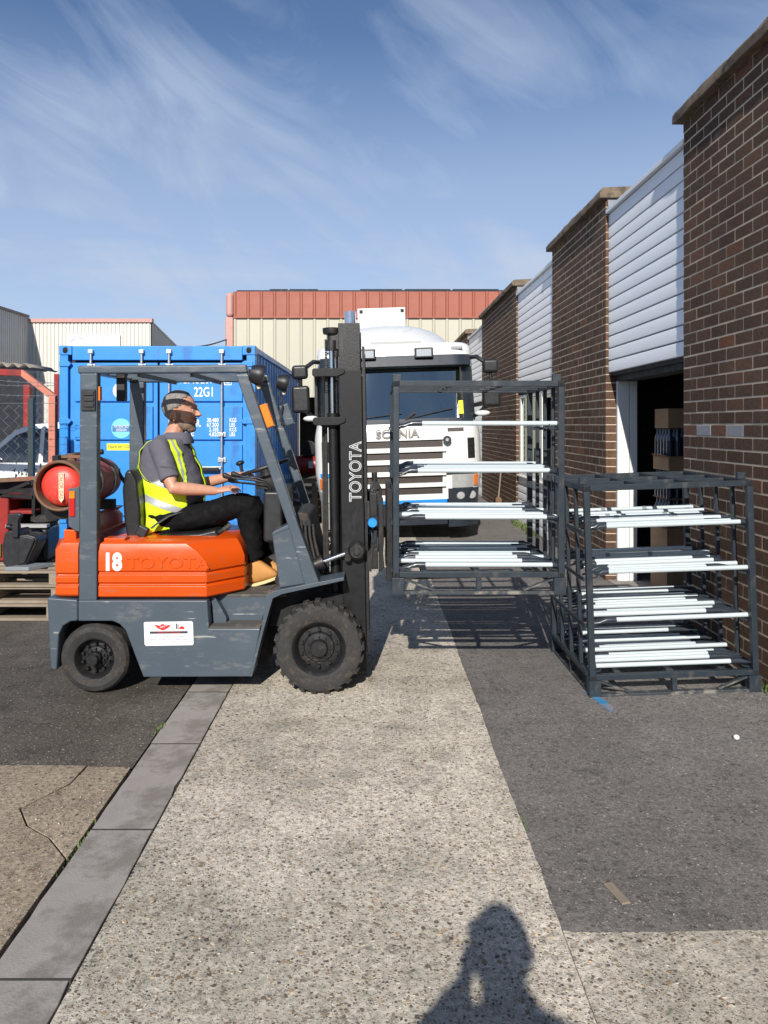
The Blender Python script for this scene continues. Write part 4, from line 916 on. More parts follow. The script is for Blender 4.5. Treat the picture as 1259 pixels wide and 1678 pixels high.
text('18', .152, M['decal'], hd, (nx_(168), YN+.0105, nz_(934.2)), ext=.0006, sx=.80, bold=.007)
text('TOYOTA', .100, O, hd, (nx_(207), YN+.011, nz_(931.5)), ext=.0045, sx=1.28, bold=.002, name='raised_lettering')
MB().box(nx_(165), nx_(200), YN+.06, YN+.16, nz_(889), nz_(884)).build('hood_catch', O, fk, bev=.004)
MB().ell((nx_(212), YC, nz_(893)), (.06,.3,.06), 16, 8).build('hood_hump', O, fk)
# counterweight
def cplan(xr, xc, xf, z, i=0, cut=.16): return [(xf, YN+.01+i, z), (xc+i, YN+.01+i, z), (xr+i, YN+cut+i, z), (xr+i, YF-cut-i, z), (xc+i, YF-.01-i, z), (xf, YF-.01-i, z)]
rows = [cplan(nx_(78), nx_(92), nx_(127.5), nz_(979), .015), cplan(nx_(75.5), nx_(90), nx_(127.5), nz_(975)), cplan(nx_(75.5), nx_(90), nx_(127.5), nz_(962))]
for py, i in ((960,.012),(957.5,.012),(955.5,0),(946,0),(944,.012),(941.5,.012),(939.5,0),(901,0)): rows.append(cplan(nx_(75.5), nx_(90), nx_(127.5), nz_(py), i))
rows.append(cplan(nx_(76), nx_(95), nx_(127.5), nz_(890), .012)); rows.append(cplan(nx_(78), nx_(99), nx_(127.5), nz_(886), .05))
MB().loft(rows[::-1]).build('counterweight', O, fk, bev=.009, seg=3)
rows = [cplan(nx_(75), nx_(82), nx_(118), nz_(893), .06, .2), cplan(nx_(75), nx_(82), nx_(118), nz_(871), .06, .2), cplan(nx_(79), nx_(90), nx_(112), nz_(853), .16, .2), ]
MB().loft(rows[::-1]).build('counterweight_top', O, fk, bev=.008)
MB().box(nx_(118), nx_(164), YN+.14, YF-.14, nz_(975), nz_(893)).build('radiator_cover', M['darkred'], fk)
# gas bottle
GX, GZ = -2.05, 1.335
gb = thing('gas_bottle', 'red gas bottle lying across the back of the forklift', 'gas bottle', (GX, 5.4, GZ-.165))
MB().lathe([(.0,.03),(.06,.033),(.11,.045),(.140,.07),(.153,.12),(.158,.2),(.158,.68),(.150,.78),(.11,.86),(.05,.90),(0,.905)], (GX, 4.93, GZ), 'y', 40).build('bottle', M['gasbody'], gb)
MB().lathe([(.0,.004),(.05,.007),(.09,.016),(.12,.032),(.137,.055),(.142,.08)], (GX, 4.93, GZ), 'y', 40).build('bottle_end', M['gasred'], gb)
MB().lathe([(.150,.16),(.163,.14),(.168,.02),(.165,0),(.158,-.004),(.150,.0),(.148,.03),(.146,.14)], (GX, 4.93, GZ), 'y', 40).build('foot_ring', M['rust'], gb)
MB().lathe([(.1605,.335),(.164,.34),(.164,.36),(.1605,.365)], (GX, 4.93, GZ), 'y', 40).build('strap', M['galv'], gb)
MB().lathe([(.1605,.60),(.164,.605),(.164,.625),(.1605,.63)], (GX, 4.93, GZ), 'y', 40).build('strap', M['galv'], gb)
tg = MB().prism([(GX+.000, GZ+.085), (GX+.000, GZ-.085), (GX+.0165, GZ-.108), (GX+.033, GZ-.085), (GX+.033, GZ+.085)], 4.930, 4.9335).build('name_tag', M['cream'], gb)
text('CALOR GAS', .034, M['redink'], tg, (GX+.0055, 4.9292, GZ+.082), rz=-90, sx=.9, ext=.0005)
MB().tube([(GX+.01, 5.1, GZ+.165), (GX+.03, 5.12, GZ+.20), (GX+.08, 5.2, GZ+.2), (GX+.12, 5.32, GZ+.17), (GX+.2, 5.42, GZ+.10), (GX+.28, 5.45, GZ-.05)], .013, 8).build('hose', M['rubber'], gb)
MB().cyl((GX+.01, 5.12, GZ+.15), (GX+.01, 5.12, GZ+.205), .03, n=12).box(GX-.05, GX+.09, 5.09, 5.15, GZ+.175, GZ+.195).cyl((GX+.10, 5.12, GZ+.15), (GX+.10, 5.12, GZ+.21), .025, n=12).build('valve', M['rust'], gb)
for y in (5.02, 5.60): MB().box(GX-.12, GX+.12, y, y+.08, nz_(856), GZ-.155).build('bottle_cradle', K, fk)
MB().box(GX-.12, GX-.08, YN+.25, YF-.1, GZ+.10, GZ+.19).tube([(GX-.09, 5.6, GZ-.1), (GX-.17, 5.6, GZ+.02), (GX-.10, 5.6, GZ+.18), (GX+.05, 5.6, GZ+.20)], .02, 8).build('bottle_bracket', K, fk)
# tail lamp
tl = MB().prism(npoly([(112,801),(131,797),(131,871),(125,871),(112,862)]), YN-.002, YN+.035).build('tail_lamp', G, fk, bev=.006)
MB().box(nx_(114.5), nx_(123.5), YN-.012, YN+.0, nz_(817), nz_(804.5)).build('amber_lens', M['amber'], tl, bev=.003)
MB().box(nx_(114.5), nx_(123.5), YN-.012, YN+.0, nz_(846), nz_(817.4)).build('red_lens', M['redlens'], tl, bev=.003)
# overhead guard
for s_, ya in ((0, YN), (1, YF-.075)):
    MB().prism(npoly([(130.5,611),(159.5,611),(158.5,985),(128.5,985)]), ya+.003, ya+.072).build('rear_pillar', G, fk, bev=.010)
    MB().prism(npoly([(386,613),(405.5,611),(493,872),(523.5,955),(500,961),(474.5,869)]), ya+.003, ya+.066).build('front_pillar', G, fk, bev=.008)
    MB().prism(npoly([(127,599),(404,597),(406,611),(127,612.5)]), ya, ya+.07).build('guard_rail', G, fk, bev=.012)
ga = [nx_(p) for p in (129, 400)]; zt_ = nz_(600); zb_ = nz_(611)
for x in (ga[0]+.035, ga[1]-.03): MB().box(x-.035, x+.035, YN+.071, YF-.076, zb_+.002, zt_).build('guard_cross_rail', G, fk, bev=.008)
for k in range(5):
    y = YN+.205+k*.16; MB().box(ga[0]+.071, ga[1]-.066, y-.011, y+.011, zb_+.008, zt_-.005).build('guard_bar', G, fk)
for px in (222, 310): MB().box(nx_(px)-.01, nx_(px)+.01, YN+.071, YF-.076, zb_-.022, zb_+.0075).build('guard_tie', G, fk)
v = MB().box(nx_(134), nx_(157), YN-.010, YN+.004, nz_(673), nz_(638)).build('plug_strip', M['plastic'], fk, bev=.003)
for py in (641, 650.5, 660): MB().box(nx_(138.5), nx_(155.5), YN-.018, YN-.009, nz_(py+7), nz_(py)).build('plug_cover', M['plastic'], v, bev=.003)
MB().box(nx_(164), nx_(180), YN+.30, YN+.36, nz_(655), nz_(600)).build('rear_work_lamp', M['plastic'], fk, bev=.01)
MB().box(nx_(158), nx_(162), YN+.02, YN+.06, nz_(656), nz_(633)).build('side_reflector', M['amber'], fk)
# lamps at the front pillars
for (px, py, Y) in ((427, 615, YN+.02), (468, 628, YF-.08)):
    x, z = PX(px, Y), PZ(py, Y)
    l = MB().lathe([(0,-.07),(.05,-.068),(.066,-.03),(.072,.0),(.066,.02),(0,.024)], (0,0,0), 'x', 20)
    l.xf(Matrix.Translation((x, Y+.01, z)) @ Euler((0, R(14), R(8))).to_matrix().to_4x4()).build('work_lamp', M['plastic'], fk)
    MB().bar((x-.03, Y+.02, z-.03), (x-.01, Y+.02, z-.085), .03, .02).build('lamp_bracket', M['cream'], fk)
MB().obox((PX(437.5, YN), YN+.03, PZ(681, YN)), (.052, .075, .155), (0, R(-19), 0)).build('front_indicator', M['amber'], fk, bev=.008)
fi = MB().obox((PX(472, YF), YF-.05, PZ(680, YF)), (.075, .075, .17), (0, R(-19), 0)).build('far_indicator', G, fk, bev=.01)
MB().tube([(PX(458,YF), YF-.1, PZ(640,YF)), (PX(466,YF), YF-.12, PZ(665,YF)), (PX(462,YF), YF-.12, PZ(690,YF)), (PX(476,YF), YF-.12, PZ(700,YF))], .006, 6).build('lamp_cable', M['rubber'], fk)
# cowl, dash, pedals
both([(444.5,878),(448,874),(472,862),(483,861),(492,874),(523,955),(457,966)], .19, 'cowl', G, .010, YN+.035)
both([(443.5,879.5),(446,873),(472,860),(482,858),(484,864),(472,868)], .20, 'cowl_cap', G, .006, YN+.03)
MB().prism([(PX(470,5.1), PZ(850,5.1)), (PX(492,5.1), PZ(838,5.1)), (PX(506,5.1), PZ(842,5.1)), (PX(531,5.1), PZ(940,5.1)), (PX(500,5.1), PZ(955,5.1))][::-1], YN+.24, YF-.24).build('dash_panel', M['rubber'], fk, bev=.02)
for k in range(4):
    MB().tube([(PX(495+k*6,5.08), 5.02+.02*k, PZ(850+k*3,5.08)), (PX(497+k*6,5.08), 5.01+.02*k, PZ(880,5.08)), (PX(506+k*7,5.08), 5.02, PZ(925,5.08))], .009, 6).build('hydraulic_hose', M['rubber'], fk)
MB().lathe([(0,-.02),(.036,-.018),(.038,.0),(.036,.018),(0,.02)], (PX(460,5.0), 5.0, PZ(950,5.0)), 'y', 18).bar((PX(455,5.0), 5.0, PZ(958,5.0)), (PX(443,5.0), 5.0, PZ(966,5.0)), .012, .012).build('pedal', M['rim'], fk)
sd = MB().prism(npoly([(236,1020.5),(238,1019.2),(314,1018),(316.5,1020),(317.5,1055),(315.5,1057),(240,1058.2),(237.5,1056)]), YN-.0022, YN-.0008).build('dealer_decal', M['decal'], cs)
MB().prism(npoly([(253,1023),(262,1025),(267,1021.5),(272,1025),(281,1023),(277,1028),(272,1031),(267,1033),(262,1031),(257,1028)]), YN-.0042, YN-.0028).build('emblem', M['redink'], sd)
text('LIFT', .018, M['decal'], sd, (nx_(267), YN-.0046, nz_(1028.5)), align='CENTER', ext=.0003)
MB().prism(npoly([(246,1034.5),(308,1033.8),(308,1037.6),(246,1038.3)]), YN-.0042, YN-.0028).build('dark_band', M['blackink'], sd)
text('FORK LIFT TRUCKS', .017, M['redink'], sd, (nx_(277), YN-.0052, nz_(1037.6)), align='CENTER', ext=.0003)
for s_, sz, py in (('SALES • SERVICE • HIRE', .020, 1044.5), ('FLT SERVICE TRAINING & FULL DRIVER TRAINING', .0128, 1049), ('Tel: 01634 378 518   Email: info@forklifttrucks.com', .0108, 1052.3), ('Website: www.forklifttrucks.com', .0108, 1055.6)):
    text(s_, sz, M['greyink'], sd, (nx_(277), YN-.0042, nz_(py)), align='CENTER', ext=.0003, sx=.98)
fl = MB().box(nx_(289), nx_(291), YN-.0042, YN-.0028, nz_(1031), nz_(1021.5)).box(nx_(292), nx_(293), YN-.0042, YN-.0028, nz_(1031), nz_(1022.5)).build('truck_symbol_mast', M['blackink'], sd)
MB().prism(npoly([(294,1030.5),(294,1028),(298,1025.5),(302,1027),(303,1031)]), YN-.0042, YN-.0028).build('truck_symbol', M['redink'], sd)
# wheels
def wheel(x, r, w_, yn, sgn, lug, rimr, name):
    t = MB(); prof = [(rimr, .012), (rimr+.012, .004), (r*.80, -.004), (r*.93, .006), (r*(.955 if lug else 1.), .03), (r*(.955 if lug else 1.), w_-.03), (r*.93, w_-.006), (r*.8, w_), (rimr, w_-.012)]
    f = lambda h: h if sgn > 0 else -h
    t.lathe([(a, f(b)) for a, b in prof], (x, yn, r), 'y', 48)
    n = 22 if lug else 0
    for i in range(n):
        for side in (0, 1):
            a = 2*math.pi*(i+.5*side)/n; da = .072 if lug else .03
            ya, yb_ = (.0, w_*.46) if side == 0 else (w_*.54, w_)
            ring = []
            for (rr, y_, dd) in ((r*.90, ya if side == 0 else yb_, da), (r*1.0, ya+.016 if side == 0 else yb_-.016, da*.92), (r*1.0, yb_ if side == 0 else ya, da*.75), (r*.90, yb_ if side == 0 else ya, da*.75)):
                tw = (.0 if rr and (y_ == ya if side == 0 else y_ == yb_) else .05)
                ring.append([(x+rr*math.cos(a+s2*dd+tw), yn+f(y_), r+rr*math.sin(a+s2*dd+tw)) for s2 in (-1, 1)])
            vs = [p for q in ring for p in q]
            t.add(vs, [(0,1,3,2),(2,3,5,4),(4,5,7,6),(0,2,4,6),(1,7,5,3)])
    o = t.build(name, M['rubber'], fk, angle=30)
    rm = MB().lathe([(0,f(.050)),(rimr*.55,f(.050)),(rimr*.60,f(.062)),(rimr*.80,f(.066)),(rimr*.86,f(.04)),(rimr*.95,f(.012)),(rimr*1.02,f(.002)),(rimr*1.05,f(.012)),(rimr*.98,f(.05))], (x, yn, r), 'y', 40)
    rm.build('rim', M['rim'], o)
    hb = MB().lathe([(0,f(.004)),(rimr*.30,f(.006)),(rimr*.33,f(.014)),(rimr*.34,f(.045)),(rimr*.52,f(.050))], (x, yn, r), 'y', 24)
    for i in range(10):
        a = 2*math.pi*(i+.5)/10
        for q, nr in ((.70, .0095), (.43, .0065)): hb.cyl((x+rimr*q*math.cos(a), yn+f(.030), r+rimr*q*math.sin(a)), (x+rimr*q*math.cos(a), yn+f(.066), r+rimr*q*math.sin(a)), nr, n=6)
    hb.build('hub', M['rim'], o); return o
fw, rw = nx_(522.5), nx_(152)
for y, s_ in ((YN-.012, 1), (YF+.012, -1)):
    wheel(fw, .293, .19, y, s_, True, .168, 'front_wheel')
    wheel(rw, .222, .15, y+s_*.03, s_, False, .125, 'rear_wheel')
    MB().cyl((rw, y+s_*.0, .222), (rw, y+s_*.07, .222), .034, n=16).build('hub_cap', M['rim'], fk)
# seat
MB().prism([(PX(a,5.25), PZ(b,5.25)) for a, b in ((212,770),(222,768),(231,786),(236,830),(238,880),(228,896),(216,888),(210,850),(207,800))][::-1], YC-.24, YC+.24).build('seat_back', M['vinyl'], fk, bev=.03, seg=3)
MB().prism([(PX(a,5.2), PZ(b,5.2)) for a, b in ((236,884),(260,876),(330,872),(356,866),(362,876),(352,889),(240,893))][::-1], YC-.25, YC+.25).build('seat_cushion', M['vinyl'], fk, bev=.025, seg=3)
MB().box(PX(225,5.2), PX(340,5.2), YC-.22, YC+.22, PZ(897,5.2), PZ(889,5.2)).build('seat_base', K, fk)
MB().obox((PX(233,5.1), 5.11, PZ(871,5.1)), (.075, .05, .075), (0, R(28), 0)).build('belt_reel', M['plastic'], fk, bev=.012)
# steering
SC = Vector((PX(434,YC), YC+.02, PZ(766,YC))); th = R(-18)
sw_ = MB().lathe([(.175+.013*math.cos(a), .013*math.sin(a)) for a in [2*math.pi*i/8 for i in range(9)]], (0,0,0), 'z', 36)
for a in (90, 210, 330): sw_.bar((0,0,-.02), (.17*math.cos(R(a)), .17*math.sin(R(a)), 0), .03, .012)
sw_.cyl((0,0,-.05), (0,0,.0), .045, n=16)
sw_.xf(Matrix.Translation(SC) @ Euler((0, th, 0)).to_matrix().to_4x4()).build('steering_wheel', M['plastic'], fk)
kb = SC+Euler((0, th, 0)).to_matrix() @ Vector((-.160, -.03, .02))
MB().cyl(kb, kb+Vector((-.012,0,.045)), .012, n=10).ell(kb+Vector((-.016,0,.062)), (.032,.03,.018), 14, 8, (0, th, 0)).build('steering_knob', M['plastic'], fk)
MB().cyl(SC+Vector((.01,0,-.04)), SC+Vector((.17,0,-.48)), .055, .07, 16).build('steering_column', M['plastic'], fk)
MB().lathe([(.0,0),(.08,0),(.085,.02),(.07,.09),(0,.10)], SC+Vector((.02,0,-.15)), 'z', 20).build('column_cover', M['rubber'], fk)
for k, (px, py) in enumerate(((372, 781), (386, 778.5), (381,788))):
    Y = 5.07+.035*k
    pp = [(PX(px+6,Y), Y, PZ(py+2,Y)), (PX(px+35,Y), Y, PZ(py+5,Y)), (PX(432+3*k,Y), Y, PZ(py+9,Y)), (PX(442+3*k,Y), Y, PZ(py+18,Y)), (PX(446+3*k,Y), Y, PZ(py+34,Y)), (PX(451+2*k,Y), Y, PZ(872,Y))]
    l = MB().tube(pp, .0075, 8).build('lever', K, fk)
    MB().tube([(PX(px-7,Y), Y, PZ(py-2,Y)), (PX(px-4,Y), Y, PZ(py-2,Y)), (PX(px+2,Y), Y, PZ(py,Y)), (PX(px+9,Y), Y, PZ(py+1.5,Y))], [.012,.020,.017,.009], 10).build('lever_knob', M['plastic'], l)
MB().box(PX(440,5.3), PX(470,5.3), 5.05, 5.75, PZ(880,5.3), PZ(800,5.3)).build('console', M['plastic'], fk, bev=.02)
# ------------------------------------------------------------------ mast
MT = Matrix.Translation((-.10, 0, .1)) @ Euler((0, R(-1.0), 0)).to_matrix().to_4x4() @ Matrix.Translation((.10, 0, -.1))   # slight back tilt
YM0, YM1 = 5.07, 5.72
def mst(mb, name, m, parent=fk, **kw): mb.xf(MT); return mb.build(name, m, parent, **kw)
def rail(x0, x1, y0, sgn, z0, z1, m, name):
    t = .022; y1 = y0+sgn*t; y2 = y0+sgn*.075
    mb = MB(); q = lambda a, b: (min(a, b), max(a, b))
    mb.box(x0, x1, *q(y0, y1), z0, z1); mb.box(x0, x0+t, *q(y1, y2), z0, z1); mb.box(x1-t, x1, *q(y1, y2), z0, z1)
    return mst(mb, name, m, bev=.003)
zt1 = PZ(607, YM0); zt2 = PZ(528, YM0)
near_rail = rail(-.195, -.045, YM0, 1, .075, zt1, K, 'outer_mast_rail'); rail(-.195, -.045, YM1, -1, .075, zt1, K, 'outer_mast_rail')
rail(-.198, -.052, YM0+.03, 1, .40, zt2, M['greasy'], 'inner_mast_rail'); rail(-.198, -.052, YM1-.03, -1, .40, zt2, M['greasy'], 'inner_mast_rail')
for y in (YM0+.03, YM1-.06): mst(MB().box(-.040, -.022, y, y+.03, .20, zt2-.16), 'chain_strip', M['greasy'])
def octp(xa, xb, za, zb2): return [(xa, za+.01), (xa+.02, za), (xb-.05, za), (xb, za+.02), (xb, zb2-.008), (xb-.02, zb2), (xa+.01, zb2), (xa, zb2-.01)]
for py in (609, 689):
    z = PZ(py, YM0); mst(MB().prism(octp(-.375, -.158, z-.030, z+.026), YM0-.012, YM1+.012), 'mast_cross_member', K, bev=.004)
mst(MB().box(-.19, -.05, YM0+.1, YM1-.1, .10, .22), 'mast_foot_tie', K)
mst(MB().box(-.185, -.06, YM0+.06, YM1-.06, zt2-.10, zt2-.02), 'inner_mast_head', M['greasy'])
for y in (YM0+.065, YM1-.065):
    mst(MB().cyl((-.245, y, .25), (-.245, y, PZ(688, YM0)), .033, n=16).cyl((-.245, y, PZ(700, YM0)), (-.245, y, PZ(676, YM0)), .042, n=16), 'lift_cylinder', K)
    mst(MB().cyl((-.245, y, PZ(690, YM0)), (-.245, y, PZ(560, YM0)), .020, n=16), 'lift_piston', M['steel'])
    mst(MB().cyl((-.245, y, PZ(572, YM0)), (-.245, y, PZ(556, YM0)), .045, n=12).cyl((-.245, y, PZ(556, YM0)), (-.245, y, PZ(545, YM0)), .03, n=12).lathe([(.02,0),(.055,.0),(.06,.02),(.06,.04),(.02,.045)], (-.245, y, PZ(545, YM0)), 'z', 16).box(-.24, -.19, y-.03, y+.03, PZ(570, YM0), PZ(540, YM0)), 'piston_head', M['greasy'])
    mb = MB()
    for k in range(34): mb.box(-.292, -.276, y-.02, y+.005, PZ(690, YM0)+k*.0165, PZ(690, YM0)+k*.0165+.012)
    mst(mb, 'lift_chain', M['greasy'])
mst(MB().box(-.305, -.27, YM0+.16, YM1-.16, PZ(690, YM0)+.03, PZ(609, YM0)-.02), 'hose_guide', M['postgreen'], bev=.004)
mst(MB().box(-.37, -.35, YM0+.1, YM1-.1, PZ(680, YM0), PZ(615, YM0)), 'mast_screen', M['plastic'])
for k in range(2): mst(MB().tube([(-.30-.02*k, YM0+.10+.03*k, .25), (-.30-.02*k, YM0+.10+.03*k, 1.0), (-.295-.02*k, YM0+.10+.03*k, 1.75)], .011, 8), 'mast_hose', M['rubber'])
tm = text('TOYOTA', .112, M['decal'], fk, (PX(597.5, YM0), YM0-.0016, PZ(822, YM0)), rz=90, sx=1.0, outline=.0024, name='outlined_lettering')
m_ = tm; 
# stretch the word to its real length along the rail
wl_ = max(v.co.z for v in tm.data.vertices)-min(v.co.z for v in tm.data.vertices); tgt = (822-723)*YM0/F
for v in tm.data.vertices: v.co.z *= tgt/wl_
tm.location.z += (tgt-wl_)/2; tm.location.x = (PX(582.5, YM0)-ORG[fk.name].x)
# tilt cylinder
for s_, y in ((1, YM0-.045), (-1, YM1+.045)):
    a = Vector((PX(490,5.02), y, PZ(937,5.02))); b = Vector((PX(531,5.02), y, PZ(920,5.02))); c = Vector((PX(572,5.02), y, PZ(905,5.02)))
    MB().cyl(a, b, .042, n=16).cyl(a+(b-a)*.8, b, .048, n=16).build('tilt_cylinder', M['greasy'], fk)
    MB().cyl(b, c, .015, n=12).build('tilt_piston', M['steel'], fk)
    e = Vector((PX(585,5.02), y, PZ(902,5.02)))
    MB().bar(c-(c-b)*.15, e, .045, .05).lathe([(.0,-.04),(.045,-.04),(.060,-.02),(.060,.02),(.045,.04),(0,.04)], e, 'y', 16).lathe([(.0,-.055),(.022,-.055),(.024,-.03)], e, 'y', 12).cyl(e+Vector((-.06,-.02,-.05)), e+Vector((-.06,.02,-.05)), .022, n=10).build('tilt_yoke', M['greasy'], fk, angle=30)
# carriage and forks
ZR = .665                                   # rack base height on the forks
both_y = (YM0+.02, YM1-.02)
mst(MB().box(-.005, .045, YM0-.10, YM1+.10, PZ(846, 5.0), PZ(808, 5.0)), 'carriage_bar', M['greasy'], bev=.006)
mst(MB().box(-.005, .045, YM0-.10, YM1+.10, PZ(932, 5.0), PZ(898, 5.0)), 'carriage_bar', M['greasy'], bev=.006)
for y in (YM0-.09, YM1+.06):
    mst(MB().prism([(.048, PZ(938,5.0)), (.085, PZ(930,5.0)), (.078, PZ(905,5.0)), (.085, PZ(890,5.0)), (.085, PZ(818,5.0)), (.055, PZ(803,5.0)), (.03, PZ(808,5.0)), (.03, PZ(815,5.0)), (.05, PZ(826,5.0))], y, y+.03), 'carriage_plate', M['greasy'], bev=.005)
    mst(MB().prism([(-.028, PZ(933,5.0)), (.0, PZ(936,5.0)), (.008, PZ(905,5.0)), (.03, PZ(888,5.0)), (.0, PZ(897,5.0)), (-.028, PZ(905,5.0))], y-.02, y+.02), 'carriage_hook', M['greasy'], bev=.003)
    mst(MB().box(-.028, -.004, y-.02, y+.02, PZ(851,5.0), PZ(821,5.0)), 'carriage_hook', M['greasy'], bev=.003)
mst(MB().lathe([(0,-.02),(.028,-.02),(.032,-.012),(.032,.012),(.028,.02),(0,.02)], (.012, YM0-.10, PZ(856,5.0)), 'y', 16), 'roller_cap', M['truckblue'])
for y in (YM0+.0, YM1-.12):
    fkb = MB().prism([(.050+.04, .690), (1.08, .720), (1.10, .730), (.130, .735), (.128, 1.30), (.090, 1.315), (.088, .73)], y, y+.11).build('fork', M['greasy'], fk, bev=.006)
mst(MB().box(.02, .06, YC-.12, YC+.1, PZ(808,5.0), PZ(795,5.0)).cyl((.03, YC-.05, PZ(795,5)), (.03, YC-.05, PZ(780,5)), .02, n=10), 'side_shift_ram', M['greasy'])
# ================================================================== racks
RW, RD, RH = 1.08, 1.00, 1.36; Tq = .038
TIER = (.19, .49, .79, 1.09)
def make_rack(label):
    t = thing('stillage_rack', label, 'rack', (0,0,0), 'metal racks of poles'); S, Wn = M['rack'], M['rackworn']
    P = lambda mb, n, m=S, b=.003: mb.build(n, m, t, bev=b)
    for x in (0, RW-Tq):
        for y in (0, RD-Tq):
            p = P(MB().box(x, x+Tq, y, y+Tq, .118, RH-Tq-.001), 'corner_post')
            P(MB().box(x-.008 if x == 0 else x-.03, x+.068-.0 if x == 0 else x+Tq+.008, y-.006, y+.06 if y == 0 else y+Tq+.006, 0.012, .1175), 'foot')
            MB().box(x+.004, x+Tq-.004, y-.0015 if y == 0 else y+Tq-.003, y+.003 if y == 0 else y+Tq+.0015, RH-Tq+.004, RH-.004).build('tube_end', M['hole'], t)
            MB().box(x+.006, x+Tq-.006, y-.0025 if y == 0 else y+Tq-.003, y+.003 if y == 0 else y+Tq+.0025, .124, .148).build('tube_end', M['hole'] , t)
    for z, n, m in ((RH-Tq, 'top_rail', S), (.118, 'deck_rail', S)):
        for y in (0, RD-Tq): P(MB().box(Tq+.001, RW-Tq-.001, y+.001, y+Tq-.001, z+.001, z+Tq-.001), n, m)
        for x in (0, RW-Tq): P(MB().box(x+.001, x+Tq-.001, (-.0 if z > 1 else Tq+.001), (RD if z > 1 else RD-Tq-.001), z, z+Tq-.0005), n, m)
    for y in (.31, .60): P(MB().box(Tq+.001, RW-Tq-.001, y, y+.03, RH-.034, RH-.004), 'top_bar')
    for x in (.36, .70): P(MB().box(x, x+.03, Tq, RD-Tq, RH-.030, RH-.001), 'top_bar')
    for x in (.20, .54, .88): P(MB().box(x-.02, x+.02, Tq, RD-Tq, .122, .150), 'deck_bar', Wn)
    P(MB().box(Tq, RW-Tq, .46, .50, .1215, .151), 'deck_bar', Wn)
    for y in (0, RD-.05):
        P(MB().box(.062, RW-.062, y, y+.05, .012, .032), 'bottom_rail', Wn)
        P(MB().box(RW/2-.016, RW/2+.016, y+.004, y+.036, .0325, .1175), 'mid_leg')
        for xa, xb in ((.07, .26), (RW-.07, RW-.26)): P(MB().bar((xa, y+.025, .106), (xb, y+.025, .036), .03, .012), 'foot_brace', Wn, .001)
    for x in (0, RW-.03):
        P(MB().box(x+.001, x+.029, .062, RD-.062, .013, .033), 'bottom_side_rail', Wn)
        P(MB().box(x+.002, x+.028, RD/2-.015, RD/2+.015, .0335, .117), 'mid_leg')
        for y in (.235, .475, .715): P(MB().box(x+.003, x+.027, y, y+.03, .157, RH-Tq-.001), 'side_upright')
        for z in TIER:
            xi = x-.012 if x == 0 else x+.032
            P(MB().prism([(xi+(.03 if x == 0 else -.002) if False else xi, z-.046), (xi+.010, z-.046), (xi+.010, z-.022), (xi, z-.022)], .0+.04, RD-.04), 'tier_rail', S, .001)
            for y in (.05, .20, .36, .52, .68, .84):
                sgn = 1 if x == 0 else -1; xa = .030 if x == 0 else RW-.030
                MB().prism([(xa, z-.040), (xa+sgn*.055, z-.026), (xa+sgn*.060, z-.004), (xa+sgn*.054, z-.004), (xa+sgn*.050, z-.020), (xa, z-.030)][::sgn], y, y+.012).build('hook', S, t)
    for x in (.0, RW-.055): P(MB().box(x, x+.055, .09, .12, RH, RH+.045), 'stacking_lug')
    return t
rk1 = make_rack('dark grey metal rack of white poles raised on the forks')
rk2 = copy_tree(rk1); rk2['label'] = 'dark grey metal rack of white poles standing on the tarmac by the brick wall'
R1 = Vector((.125, 4.76, ZR+.072)); rk1.location = R1-Vector((0,0,.0))
rk1.location.z = ZR-.012
R2rot = Euler((0, R(-1.9), R(.6))); rk2.rotation_euler = R2rot; rk2.location = (1.380, 4.80, -.012)
# poles: white tube with dark sockets
def pole_obj(kind):
    pass
PR = .0150; PL = 1.0
pm = {}
def pmesh(a, b):                       # socket lengths at the two ends
    k = (a, b)
    if k in pm: return pm[k]
    tb = MB().cyl((a-.01, 0, 0), (PL-b+.01, 0, 0), PR, n=14).mesh('tube', M['pole'])
    def sock(x0, x1):                  # round sleeve flattening to a lug
        d = 1 if x1 > x0 else -1; L = abs(x1-x0)
        mb = MB().tube([(x0+d*t*L, 0, zo) for t, zo in ((0,-.012),(.25,-.010),(.45,-.004),(.6,0),(1,0))], [(.016,.006),(.020,.010),(.019,.016),(PR+.0035,)*2,(PR+.0035,)*2], 12)
        return mb.mesh('socket', M['poleend'])
    pm[k] = (tb, sock(0, a) if a else None, sock(PL, PL-b) if b else None); return pm[k]
clipm = MB().cyl((-.015,0,0), (.015,0,0), PR+.003, n=12).mesh('clip', M['clip'])
ORD = ('top', 'second', 'third', 'bottom')
def pole(rack, lab, x, y, z, a, b, yaw, grp, clips=()):
    t = thing('white_pole', lab, 'pole', (0,0,0), grp)
    mw = Matrix.Translation(rack.location) @ rack.rotation_euler.to_matrix().to_4x4() @ Matrix.Translation((x, y, z)) @ Euler((0, 0, yaw)).to_matrix().to_4x4() @ Euler((random.uniform(-.5,.5), 0, 0)).to_matrix().to_4x4()
    t.matrix_world = mw
    for n, me in zip(('tube', 'end_socket', 'end_socket'), pmesh(a, b)):
        if me is None: continue
        o = bpy.data.objects.new(n, me); COL.objects.link(o); o.parent = t
    for c in clips:
        o = bpy.data.objects.new('clip', clipm); COL.objects.link(o); o.parent = t; o.location = (c, 0, 0)
